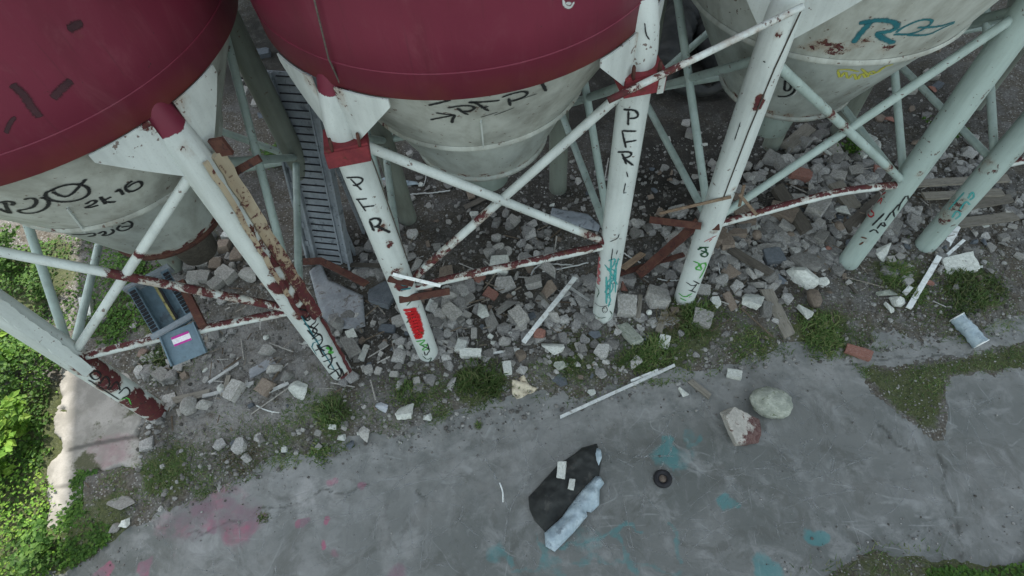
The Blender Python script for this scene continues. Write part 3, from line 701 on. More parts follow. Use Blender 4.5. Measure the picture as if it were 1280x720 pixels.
            V = np.array(v); bb = [(V[V[:, 2].argmax()], .22, .6), ((*p, zr - .1), .55, .58 if k == 'B' else .36)]
            rv = np.zeros(len(V))
            mk('gusset', v, f, M['white'] if front else M['teal'], root, False, dict(peel=peel_field(V, bb, .12), red=rv))
    # bracing on the four sides: cross tubes and a low horizontal
    def node(k, z, toward, g=.7):
        p = np.array([*LEG[k], z]); q = np.array([*LEG[toward], z]); d = (q - p) / np.linalg.norm(q - p)
        return p + d * LR * g
    for j in range(4):
        k1, k2 = names[j], names[(j + 1) % 4]
        front = j == 0
        mt = M['white'] if front and si < 2 else M['teal']
        A0, A1 = node(k1, ZU, k2), node(k2, ZL, k1); B0, B1 = node(k2, ZU, k1), node(k1, ZL, k2)
        sid = np.array([-(A1 - A0)[1], (A1 - A0)[0], 0]); sid /= np.linalg.norm(sid)
        b1 = b2 = b3 = (); bs = .36
        if front and si == 0:
            b1 = [(A0 + (A1 - A0) * t, .42, .66) for t in (.5, .6, .7, .82, .92)]; b2 = [(B0 + (B1 - B0) * t, .14, .75) for t in (.38, .5)]
        if front and si == 1:
            b1 = [(A0 + (A1 - A0) * t, .3, .6) for t in (.9,)] + [(A1, .3, .85)]; b2 = [(B0 + (B1 - B0) * t, .3, .62) for t in (.6, .75, .85, .95)]
        if front and si == 2:
            b1 = [(A0 + (A1 - A0) * t, .2, .6) for t in (.35, .45, .85)]
        r1 = .05
        painted_tube('cross_brace', [A0 - sid * .012, A1 - sid * .012], r1, mt, root, b1, bs, 14)
        painted_tube('cross_brace', [B0 + sid * .012, B1 + sid * .012], r1 * .97, mt, root, b2, bs, 14)
        C0, C1 = node(k1, ZL - .14, k2), node(k2, ZL - .1, k1)
        if front:
            mid = {0: [(.45, .04, 0)], 1: [(.35, .05, .02), (.7, .0, 0)], 2: [(.38, .16, .05), (.62, .22, .06)], 3: [(.2, .12, .1), (.5, .15, .1)]}[si]
            pts = [C0] + [C0 + (C1 - C0) * t + np.array([0, 0, dz]) - np.array([*W, 0]) * dy for t, dz, dy in mid] + [C1]
            L_ = np.linalg.norm(C1 - C0)
            b3 = [(C0 + (C1 - C0) * t, .35, .42 + .2 * rnd.random()) for t in (.08, .3, .5, .7, .92)]
            painted_tube('horizontal_brace', smooth_pts(pts, 2), .052, M['white'], root, b3, .34, 14, None, .05, .12, topside=.66)
        else:
            painted_tube('horizontal_brace', [C0, C1], .05, mt, root, (), .22, 12)

# conduits running down legs and shells
for si, top, bot, k in ((1, (395, -10), (566, 352), 'C'), (2, (1022, -20), (905, 262), 'E')):
    if si == 1:
        pts = [hit_cyl((395, -10), CEN[1], RIM)[0], hit_cyl((414, 70), CEN[1], RIM)[0]]
        p2 = [hit_cyl(q, LEG[k], LR)[0] + hit_cyl(q, LEG[k], LR)[1] * .008 for q in ((432, 122), (470, 210), (520, 320))]
        nn = [hit_cyl((395, -10), CEN[1], RIM)[1]] * 2
        pts = [q + w_ * .035 for q, w_ in zip(pts, nn)] + p2
    else:
        pts = [hit_cyl(q, LEG[k], LR)[0] + hit_cyl(q, LEG[k], LR)[1] * .006 for q in ((1003, 8), (968, 85), (935, 165), (903, 250))]
    v, f = tube_geo(dens(pts, .1), .0075, 8); mk('conduit', v, f, M['darkwood'], siloroot[si], True)
# red clamp boxes
for si, k, px, tilt in ((1, 'C', (428, 191), .10), (1, 'D', (800, 103), .0)):
    P, Nn = hit_cyl(px, LEG[k], LR); zc_ = P[2]
    view = np.array([-LEG[k][0], -LEG[k][1], 0]); view /= np.linalg.norm(view); sx = np.array([-view[1], view[0], 0])
    if k == 'C': sx = np.array([*U, 0]); view = -np.array([*W, 0])
    else: sx = np.array([*U, 0]); view = -np.array([*W, 0])
    up = np.array([0, 0, 1.]) + sx * tilt; up /= np.linalg.norm(up)
    mb = MB(); cc = np.array([*LEG[k], zc_]) + view * .02
    mb.box(cc + view * (LR + .03), sx * .19, view * .02, up * .088)
    mb.box(cc + up * .10 + view * .05, sx * .19, view * .14, up * .012); mb.box(cc - sx * .175 + view * .06, sx * .02, view * .13, up * .088); mb.box(cc + sx * .175 + view * .06, sx * .02, view * .13, up * .088)
    o = mb.build('clamp', M['redbox'], siloroot[si])
    for s in (-1, 1):
        q = cc + view * (LR + .04) + sx * s * .12
        v, f = tube_geo(smooth_pts([q + up * .1, q + up * .2, q + up * .22 - view * .03, q + up * .1 - view * .03], 1), .014, 8); mk('hook', v, f, M['rust'], siloroot[si], True)
    if k == 'D':
        MB().box(cc + view * (LR + .053) + sx * .15 , sx * .03, view * .005, up * .10).build('plate', M['white'], siloroot[si], attrs=dict(peel=np.full(8, .5), red=np.zeros(8)))
# peeling cover strips along the second leg and along the first
def along_leg(k, pa, pb, w, t, name, mat, root, off=.02, peel=.5, segs=26, wob=.02):
    (Pa, Na), (Pb, Nb) = hit_cyl(pa, LEG[k], LR), hit_cyl(pb, LEG[k], LR)
    v = []; f = []
    for i in range(segs + 1):
        s = i / segs; P = Pa + (Pb - Pa) * s; Nn = Na + (Nb - Na) * s; Nn /= np.linalg.norm(Nn)
        Nn = Nn * .35 - np.array([P[0], P[1], 0]) / np.hypot(P[0], P[1]) * .65; Nn /= np.linalg.norm(Nn)
        T = np.cross(Nn, (0, 0, 1)); j = wob * (rnd.random() - .5)
        for a, b2 in ((-1, 0), (1, 0), (1, 1), (-1, 1)):
            v.append(P + Nn * (off + b2 * t) + T * (a * w / 2 + j))
    for i in range(segs):
        for q in range(4): f.append((i * 4 + q, i * 4 + (q + 1) % 4, i * 4 + 4 + (q + 1) % 4, i * 4 + 4 + q))
    f += [(3, 2, 1, 0), (segs * 4, segs * 4 + 1, segs * 4 + 2, segs * 4 + 3)]
    V = np.array(v); pe = peel + .3 * (np.linspace(0, 1, len(V)) - .4)
    return mk(name, v, f, mat, root, False, dict(peel=pe, red=np.zeros(len(V))))
o = along_leg('B', (268, 188), (392, 392), .13, .05, 'cover_strip', M['brown'], siloroot[0], .03, .56); o['label'] = 'peeling cream strip with brown rust along the leg'
o = along_leg('B', (292, 200), (404, 388), .06, .035, 'cover_strip', M['white'], siloroot[0], .04, .42)
o = along_leg('B', (256, 200), (374, 392), .05, .03, 'cover_strip', M['brown'], siloroot[0], .015, .55)
o = along_leg('B', (402, 396), (446, 480), .05, .03, 'cover_strip', M['brown'], siloroot[0], .01, .95); o['label'] = 'dark red strip along the foot of the leg'
o = along_leg('A', (-30, 362), (108, 462), .13, .05, 'cover_strip', M['white'], siloroot[0], .03, .28)
mb = MB(); P = hit_cyl((300, 222), LEG['B'], LR); mb.bar(P[0] + P[1] * .14 + np.array([-.22, 0, -.03]), P[0] + P[1] * .14 + np.array([.2, .05, .16]), .07, .03, P[1])
P = hit_cyl((262, 188), LEG['B'], LR); mb.box(P[0] + P[1] * .1, (.06, .01, 0), (0, .02, 0), (-.01, 0, .09))
mb.build('strap', M['rust'], siloroot[0])

# rusted clips around the third and fifth legs
def rust_part(si, segs, w=.06, t=.02, mat='rust', name='torn_bracket'):
    mb = MB()
    for a, b2 in segs: mb.bar(a, b2, w, t, (0.2, -.8, .6))
    return mb.build(name, M[mat], siloroot[si])
def on(k, px, off=.02):
    P, Nn = hit_cyl(px, LEG[k], LR); return P + Nn * off
rust_part(1, [(on('C', (487, 346), .02), on('C', (512, 352), .05)), (on('C', (500, 372), .03), on('C', (530, 366), .05) + np.array([.35, .0, .03]))], .09, .03)
rust_part(1, [(on('C', (491, 340), .03), on('C', (512, 350), .1) + np.array([.28, -.02, -.05]))], .04, .015, 'pvc')
rust_part(2, [(on('E', (898, 282), .02), on('E', (872, 282), .05)), (on('E', (880, 280), .05), on('E', (862, 273), .08) + np.array([-.55, .0, .02]))], .09, .025)
rust_part(2, [(on('E', (912, 243), .04), on('E', (880, 258), .08) + np.array([-.45, .0, -.1]))], .035, .02, 'brownwood')
rust_part(2, [(on('E', (925, 230), .06), on('E', (915, 255), .1)), (on('E', (918, 238), .08) , on('E', (912, 246), .1) + np.array([.32, -.02, -.22]))], .035, .015, 'brownwood')

# ------------------------------------------------------------------ graffiti
def leg_surf(k): return lambda q: hit_cyl(q, LEG[k], LR)
def cone_surf(si, which=1): return lambda q: hit_cone(q, *SILO_SPEC[si]['cone%d' % which])
graffiti(legobj['C'], [[(433, 222), (447, 221), (454, 223), (452, 228), (444, 232), (441, 231)], [(438, 223), (452, 237.5)], [(446.5, 248), (457.5, 264)], [(445, 249), (459, 248)], [(453, 258.5), (468, 256.7)]], leg_surf('C'), 'black', .022, smooth=2, label='black letters P and F running down the leg')
graffiti(legobj['C'], [[(462, 275), (467.5, 289)], [(461, 275), (470, 272), (476, 275), (474, 281), (467, 284)], [(470, 282), (488, 290.5)]], leg_surf('C'), 'black', .036, smooth=1, label='heavier black letter R')
graffiti(legobj['D'], [[(786, 138), (785, 157)], [(779, 136.7), (793, 137), (798, 142), (796, 147), (786, 148)], [(778, 164), (782.5, 185)], [(776.7, 163.3), (795.8, 163.7)], [(781.7, 177.5), (795.8, 175)],
                         [(771.7, 190), (786, 189), (790, 192), (786, 196), (778, 197.5)], [(777.5, 191), (783, 205.5)], [(780, 197.5), (792, 207)]], leg_surf('D'), 'black', .026, smooth=1, label='black letters PFR running down the leg')
graffiti(legobj['D'], [[(783, 214), (785, 222)], [(782, 228), (779, 242), (783, 240)], [(806, 28), (807, 42), (812, 50)], [(762, 302), (772, 298), (774, 292)], [(766, 310), (764, 325)], [(770, 318), (772, 312)]], leg_surf('D'), 'black', .014, smooth=1)
graffiti(legobj['D'], [[(746 + (i % 2) * 5, 318 + i * 4.2), (750 - (i % 2) * 3, 322 + i * 4.2)] for i in range(9)], leg_surf('D'), 'pinkspray', .06, smooth=0)
graffiti(legobj['D'], [[(760, 326), (770, 322), (766, 334), (757, 338), (768, 336), (770, 345), (760, 350), (757, 360), (766, 352), (766, 362), (757, 372), (764, 372), (760, 384)], [(770, 328), (769, 366)], [(758, 345), (758, 380)], [(764, 324), (762, 372)], [(773, 322), (766, 348), (772, 356)], [(756, 330), (770, 350)], [(768, 346), (756, 366)]], leg_surf('D'), 'aqua', .026, smooth=1, label='turquoise scribble')
graffiti(legobj['D'], [[(757, 382), (752, 386), (755, 392), (760, 388), (757, 382)], [(744, 378), (750, 384), (764, 380)], [(760, 360), (764, 364), (758, 368)]], leg_surf('D'), 'black', .012, smooth=2)
graffiti(legobj['C'], [[(504, 388), (522, 386), (507, 395), (527, 394), (509, 403), (529, 402), (511, 410), (530, 409), (515, 417), (530, 415), (519, 424), (529, 420)], [(506, 392), (524, 390), (508, 399), (528, 398), (510, 406), (530, 405), (513, 414), (531, 412), (518, 421)]], leg_surf('C'), 'redspray', .075, smooth=1, label='solid red scribble near the foot of the leg')
graffiti(legobj['C'], [[(520, 427), (533, 424), (523, 432), (536, 430), (526, 438), (538, 436)]], leg_surf('C'), 'greenspray', .03, smooth=1)
graffiti(legobj['C'], [[(524, 430), (536, 436)], [(530, 438), (532, 446), (537, 437)], [(534, 428), (537, 440)]], leg_surf('C'), 'black', .02, smooth=1)
graffiti(legobj['B'], [[(382, 398), (392, 392), (396, 402), (386, 408), (398, 412), (392, 420)], [(376, 392), (384, 402), (388, 398)], [(390, 424), (400, 416), (404, 426), (396, 434), (406, 438)], [(402, 446), (412, 440), (416, 452), (408, 460), (420, 462), (424, 470)], [(396, 430), (404, 444)], [(420, 452), (428, 466), (422, 474)], [(380, 404), (390, 410)], [(372, 386), (386, 388), (394, 396)], [(398, 404), (388, 414), (400, 418)], [(394, 438), (410, 430), (414, 438)], [(404, 452), (420, 446)], [(412, 468), (426, 458), (430, 470)], [(384, 412), (396, 426)]], leg_surf('B'), 'black', .026, smooth=2, label='black looping scribble near the foot of the leg')
graffiti(legobj['B'], [[(407, 434), (416, 436), (410, 440), (417, 441)]], leg_surf('B'), 'greenspray', .05, smooth=1)
graffiti(legobj['B'], [[(312, 280), (318, 292), (320, 300), (326, 306)]], leg_surf('B'), 'rustmark', .016, smooth=1)
graffiti(legobj['A'], [[(112, 468), (120, 462), (128, 470), (118, 476), (112, 468)], [(124, 480), (132, 468), (138, 478), (134, 486)], [(136, 488), (146, 474), (150, 488)], [(148, 492), (158, 482), (164, 492), (152, 498)], [(110, 474), (150, 500)]], leg_surf('A'), 'black', .024, smooth=2, label='black rounded letters on the rusted foot of the leg')
graffiti(legobj['C'], [[(528, 444), (534, 450), (540, 446), (536, 454)], [(500, 376), (516, 374), (508, 382)], [(514, 396), (508, 404)], [(522, 412), (530, 418)]], leg_surf('C'), 'darkgreen', .02, smooth=1)
graffiti(legobj['C'], [[(497, 352), (506, 358), (516, 352)], [(500, 362), (514, 360)]], leg_surf('C'), 'tealspray', .03, smooth=1)
graffiti(legobj['D'], [[(744, 356), (750, 364), (746, 372)], [(762, 388), (766, 394), (760, 400)], [(742, 392), (750, 398), (758, 396)]], leg_surf('D'), 'darkgreen', .016, smooth=1)
graffiti(legobj['B'], [[(370, 384), (392, 420), (418, 462)], [(396, 444), (388, 430), (402, 424)]], leg_surf('B'), 'tealspray', .018, smooth=1)
graffiti(legobj["A"], [[(150, 500), (160, 496), (164, 506)]], leg_surf("A"), "greenspray", .02, smooth=1)
graffiti(legobj['E'], [[(848, 366), (856, 372), (866, 366)], [(850, 372), (858, 376)]], leg_surf('E'), 'greenspray', .03, smooth=1)
graffiti(legobj['E'], [[(872, 312), (880, 308), (884, 314), (874, 318), (882, 322), (886, 316), (876, 313)], [(874, 309), (886, 309)]], leg_surf('E'), 'darkgreen', .03, smooth=2, label='dark green figure 8')
graffiti(legobj['E'], [[(866, 326), (876, 330), (868, 336), (878, 338), (874, 330), (884, 328), (878, 342), (874, 348)]], leg_surf('E'), 'greenspray', .03, smooth=1, label='bright green zigzag')
graffiti(legobj['E'], [[(857, 352), (866, 358), (872, 354), (864, 364)], [(860, 362), (872, 366)], [(866, 350), (876, 356)]], leg_surf('E'), 'black', .022, smooth=1)
graffiti(legobj['E'], [[(880, 302), (888, 298), (896, 294)], [(886, 302), (890, 298)]], leg_surf('E'), 'pinkspray', .018, smooth=1)
graffiti(legobj['E'], [[(926, 152), (922, 164), (918, 176)], [(954, 76), (957, 78)], [(917, 240), (922, 243)]], leg_surf('E'), 'black', .012, smooth=1)
graffiti(legobj['F'], [[(1086, 290), (1094, 286), (1098, 292)], [(1096, 286), (1104, 276), (1108, 284), (1100, 280)], [(1106, 276), (1116, 262), (1118, 272)], [(1114, 266), (1126, 252), (1122, 264)], [(1124, 256), (1134, 242), (1136, 252)], [(1090, 282), (1106, 266)]], leg_surf('F'), 'black', .026, smooth=1, label='black jagged lettering')
graffiti(legobj['F'], [[(1088, 262), (1094, 268), (1088, 272), (1084, 266)], [(1096, 254), (1104, 246), (1100, 256)], [(1102, 244), (1108, 240)]], leg_surf('F'), 'redspray', .025, smooth=1)
graffiti(legobj['F'], [[(1076, 296), (1084, 298)], [(1074, 306), (1080, 302)]], leg_surf('F'), 'rustmark', .03, smooth=1)
graffiti(legobj['G'], [[(1190, 272), (1196, 262), (1202, 268), (1194, 274)], [(1200, 262), (1208, 250), (1212, 256)], [(1210, 248), (1216, 238), (1218, 246), (1212, 250)], [(1186, 262), (1206, 240)]], leg_surf('G'), 'aqua', .026, smooth=2, label='turquoise looping letters')
c1, c2 = coneobj[0]
Z0 = lambda pts: z4(pts, 4, 0, 180)
graffiti(c1, [Z0([(-6, 292), (30, 284), (72, 290), (60, 306)]), Z0([(22, 290), (34, 320), (52, 346)]), Z0([(-6, 320), (20, 334), (50, 345)]),
              Z0([(118, 276), (160, 266), (186, 280), (170, 312), (130, 325), (85, 330), (110, 345), (170, 345), (225, 325), (247, 295), (235, 272), (200, 265)]),
              Z0([(275, 225), (222, 240), (232, 272), (300, 290), (390, 282), (448, 250), (440, 212), (380, 195), (300, 208), (250, 232)]),
              Z0([(428, 172), (400, 205), (345, 262), (300, 258), (262, 236)]),
              Z0([(428, 300), (450, 283), (482, 280), (476, 296), (420, 318), (455, 316), (492, 304)]), Z0([(500, 262), (515, 280), (526, 300)]), Z0([(556, 262), (512, 284), (540, 290), (578, 288)]),
              Z0([(578, 240), (592, 222), (606, 238), (616, 252)]), Z0([(660, 182), (622, 208), (632, 234), (668, 236), (714, 206), (700, 182), (660, 196), (636, 216)])], cone_surf(0, 1), 'black', .034, smooth=2, label='black spray lettering with a crossed circle and 2K16')
graffiti(c2, [Z0([(360, 452), (420, 452), (470, 442), (478, 456), (440, 462)]), Z0([(490, 448), (520, 432), (530, 446), (505, 458), (548, 454), (572, 436), (556, 424)]), Z0([(600, 405), (580, 424), (610, 436), (652, 420), (664, 396), (640, 382), (606, 398)]), Z0([(606, 414), (650, 408)])], cone_surf(0, 2), 'black', .028, smooth=2, label='smaller black letters under the seam')
c1, c2 = coneobj[1]
Z1 = lambda pts: z4(pts, 4.5, 440, 80)
graffiti(c1, [Z1([(390, 175), (440, 200)]), Z1([(478, 168), (488, 202)]), Z1([(555, 174), (515, 203)]), Z1([(430, 230), (500, 214), (556, 200)])], cone_surf(1, 1), 'black', .034, smooth=0, label='black crown mark')
graffiti(c1, [Z1([(438, 313), (520, 296), (585, 284)]), Z1([(470, 272), (530, 282), (582, 284)]), Z1([(562, 332), (565, 305), (582, 286)]),
              Z1([(535, 245), (610, 232), (670, 232), (692, 244), (665, 264), (608, 264)]), Z1([(592, 242), (620, 268), (656, 284)]),
              Z1([(655, 214), (700, 216), (740, 245), (770, 262)]), Z1([(652, 212), (740, 212), (832, 203)]), Z1([(722, 246), (770, 236)]),
              Z1([(840, 186), (900, 164), (965, 150), (990, 160), (970, 184), (890, 208)]), Z1([(880, 186), (890, 235)]), Z1([(1066, 104), (1078, 124), (1092, 152)])], cone_surf(1, 1), 'black', .032, smooth=1, label='black letters PAP and an exclamation mark')
graffiti(c1, [Z1([(722, 298), (770, 284), (822, 267)]), Z1([(798, 287), (860, 264), (915, 242)]), Z1([(898, 212), (970, 188), (1042, 164)])], cone_surf(1, 1), 'black', .012, smooth=0)
c1, c2 = coneobj[2]
Z2 = lambda pts: z4(pts, 3, 960, 0)
graffiti(c1, [Z2([(388, 78), (350, 120), (318, 162)]), Z2([(340, 86), (420, 72), (485, 84), (480, 112), (400, 126)]), Z2([(408, 126), (440, 148), (475, 162)])], cone_surf(2, 1), 'tealspray', .062, smooth=1, label='teal letter R')
graffiti(c1, [Z2([(470, 128), (540, 128), (600, 100), (622, 72), (570, 72), (500, 104), (480, 122)]), Z2([(560, 102), (640, 100), (700, 80)]), Z2([(520, 130), (600, 132), (650, 105), (700, 84)])], cone_surf(2, 1), 'tealspray', .03, smooth=2)
graffiti(c2, [Z2([(262, 262), (270, 296), (290, 262), (300, 300), (320, 270), (335, 305), (350, 268), (370, 296), (385, 262), (410, 276), (430, 250), (470, 240)]), Z2([(258, 262), (300, 258), (340, 268)]), Z2([(350, 255), (380, 285), (440, 250)])], cone_surf(2, 2), 'yellowspray', .03, smooth=1, label='smeared yellow spray')
graffiti(c2, [Z2([(50, 290), (85, 285), (105, 310), (100, 345), (70, 362), (36, 360)]), Z2([(66, 300), (60, 340), (80, 340), (90, 318), (66, 300)])], cone_surf(2, 2), 'black', .03, smooth=2)
graffiti(c2, [Z2([(52, 282), (92, 278), (114, 310), (108, 350), (70, 370), (34, 368)])], cone_surf(2, 2), 'whitespray', .018, smooth=2)
def shell_surf(si): return lambda q: hit_cyl(q, CEN[si], RIM)
sh = [o for o in bpy.data.objects if o.name.startswith('shell')]
sh = {o.parent: o for o in sh}
Z3 = lambda pts: z4(pts, 3, 0, 0)
graffiti(sh[siloroot[0]], [Z3([(42, 315), (75, 340), (100, 370), (112, 395), (150, 440)])], shell_surf(0), 'scorch', .055, name='scorch_mark', smooth=1)
graffiti(sh[siloroot[0]], [Z3([(268, 300), (235, 328), (196, 370)])], shell_surf(0), 'scorch', .06, name='scorch_mark', smooth=1)
graffiti(sh[siloroot[0]], [Z3([(310, 84), (280, 95), (252, 112)])], shell_surf(0), 'scorch', .06, name='scorch_mark', smooth=1)
graffiti(sh[siloroot[0]], [Z3([(58, 436), (35, 462), (22, 500)])], shell_surf(0), 'scorch', .03, name='scorch_mark', smooth=1)
graffiti(sh[siloroot[1]], [z4([(190, -4), (196, 22), (218, 30), (234, 4)], 3, 640, 0), z4([(200, 10), (222, 14)], 3, 640, 0)], shell_surf(1), 'whitespray', .022, smooth=1)

# ------------------------------------------------------------------ stones
def stone_mesh(name, kind, seed, sub=3):
    r = random.Random(seed); bm = bmesh.new()
    pts = []
    if kind == 'boulder':
        bmesh.ops.create_icosphere(bm, subdivisions=4, radius=1)
        pl = [(Vector((r.gauss(0, 1), r.gauss(0, 1), r.gauss(0, 1))).normalized(), r.uniform(.66, .9)) for _ in range(9)]
        for v in bm.verts:
            for nv, d in pl:
                q = v.co.dot(nv)
                if q > d: v.co -= nv * (q - d) * .75
    else:
        if kind == 'slab':
            n_ = r.choice((4, 5, 5, 6)); a0 = r.uniform(0, 6)
            for i in range(n_):
                a = a0 + (i + r.uniform(-.3, .3)) * 6.283 / n_; e = r.uniform(.75, 1.15)
                for zz_ in (-.5, .5): pts.append((e * math.cos(a) + r.uniform(-.05, .05), e * math.sin(a) + r.uniform(-.05, .05), zz_ + r.uniform(-.12, .12)))
        elif kind == 'block':
            for x in (-1, 1):
                for y in (-1, 1):
                    for zz_ in (-1, 1):
                        c_ = Vector((x * r.uniform(.85, 1.05), y * r.uniform(.8, 1.05), zz_ * r.uniform(.85, 1.05)))
                        if r.random() < .3:
                            for ax_ in range(3):
                                w_ = c_.copy(); w_[ax_] *= r.uniform(.3, .75); pts.append(w_[:])
                        else: pts.append(c_[:])
        else:
            for i in range(11):
                v = Vector((r.gauss(0, 1.3), r.gauss(0, .9), r.gauss(0, .8))).normalized() * r.uniform(.8, 1.1); pts.append((v.x * 1.2, v.y, v.z))
        for p in pts: bm.verts.new(p)
        res = bmesh.ops.convex_hull(bm, input=bm.verts[:])
        bmesh.ops.delete(bm, geom=list({g for g in res['geom_interior'] + res['geom_unused'] if isinstance(g, bmesh.types.BMVert)}), context='VERTS')
        bmesh.ops.dissolve_limit(bm, angle_limit=.12, verts=bm.verts[:], edges=bm.edges[:])
        bmesh.ops.bevel(bm, geom=bm.edges[:] , offset=.035, segments=1, affect='EDGES', clamp_overlap=True)
        bmesh.ops.triangulate(bm, faces=bm.faces[:])
        for k in range(3): bmesh.ops.subdivide_edges(bm, edges=[e for e in bm.edges if e.calc_length() > .28], cuts=1); bmesh.ops.triangulate(bm, faces=[f for f in bm.faces if len(f.verts) > 3])
    for v in bm.verts:
        nz = mnoise.noise(v.co * 1.7 + Vector((seed, 0, 0))) * .05 + mnoise.noise(v.co * 4.5 + Vector((0, seed, 0))) * .045 + mnoise.noise(v.co * 11 + Vector((0, 0, seed))) * .02
        v.co *= 1 + nz * (1.0 if kind != 'boulder' else 1.5)
    mx = [max(abs(v.co[i]) for v in bm.verts) for i in range(3)]
    for v in bm.verts: v.co = Vector((v.co[i] / mx[i] for i in range(3)))
    me = bpy.data.meshes.new(name); bm.to_mesh(me); bm.free()
    if kind == 'boulder': me.polygons.foreach_set('use_smooth', [True] * len(me.polygons))
    return me
MATK = {'grey': 'stone', 'pale': 'pale', 'brown': 'brownstone', 'mossy': 'mossy', 'reddish': 'brick', 'dark': 'slatestone', 'crust': 'crust', 'blue': 'bluepaint'}
SM = {}
def smesh(kind, i, colr):
    key = (kind, i, colr)
    if key not in SM:
        me = stone_mesh({'block': 'concrete_block', 'rubble': 'rubble_stone', 'boulder': 'boulder', 'slab': 'flat_stone'}[kind], kind, 17 * i + 3 + {'block': 0, 'rubble': 100, 'boulder': 200, 'slab': 300}[kind])
        me.materials.append(M[MATK[colr]]); SM[key] = me
    return SM[key]
placed = []
rnd.seed(41)
def stone(px, w, d, kind='rubble', colr='grey', rot=None, zf=.55, label=None, name=None, cat='stone', group='rubble pieces around the silo legs', z=None, sink=.3):
    P = gnd(px); sc = np.linalg.norm(P - CAMP) / F * .93
    sx, sy = w * sc / 2, d * sc / 2; sz = min(sx, sy) * zf * 1.3
    me = smesh(kind, rnd.randrange(7), colr)
    o = bpy.data.objects.new(name or {'block': 'concrete_chunk', 'rubble': 'rubble_stone', 'boulder': 'boulder', 'slab': 'flat_stone'}[kind], me); COL.objects.link(o)
    base = P[2] if z is None else z
    o.location = (P[0], P[1], base + sz * (1 - sink * 1.2)); o.scale = (sx, sy, sz)
    o.rotation_euler = (rnd.uniform(-.25, .25), rnd.uniform(-.25, .25), math.radians(rot) if rot is not None else rnd.uniform(0, 6.28))
    tag(o, label, cat, group); placed.append((P[0], P[1], max(sx, sy), px)); return o
def rot_px(deg): return -deg
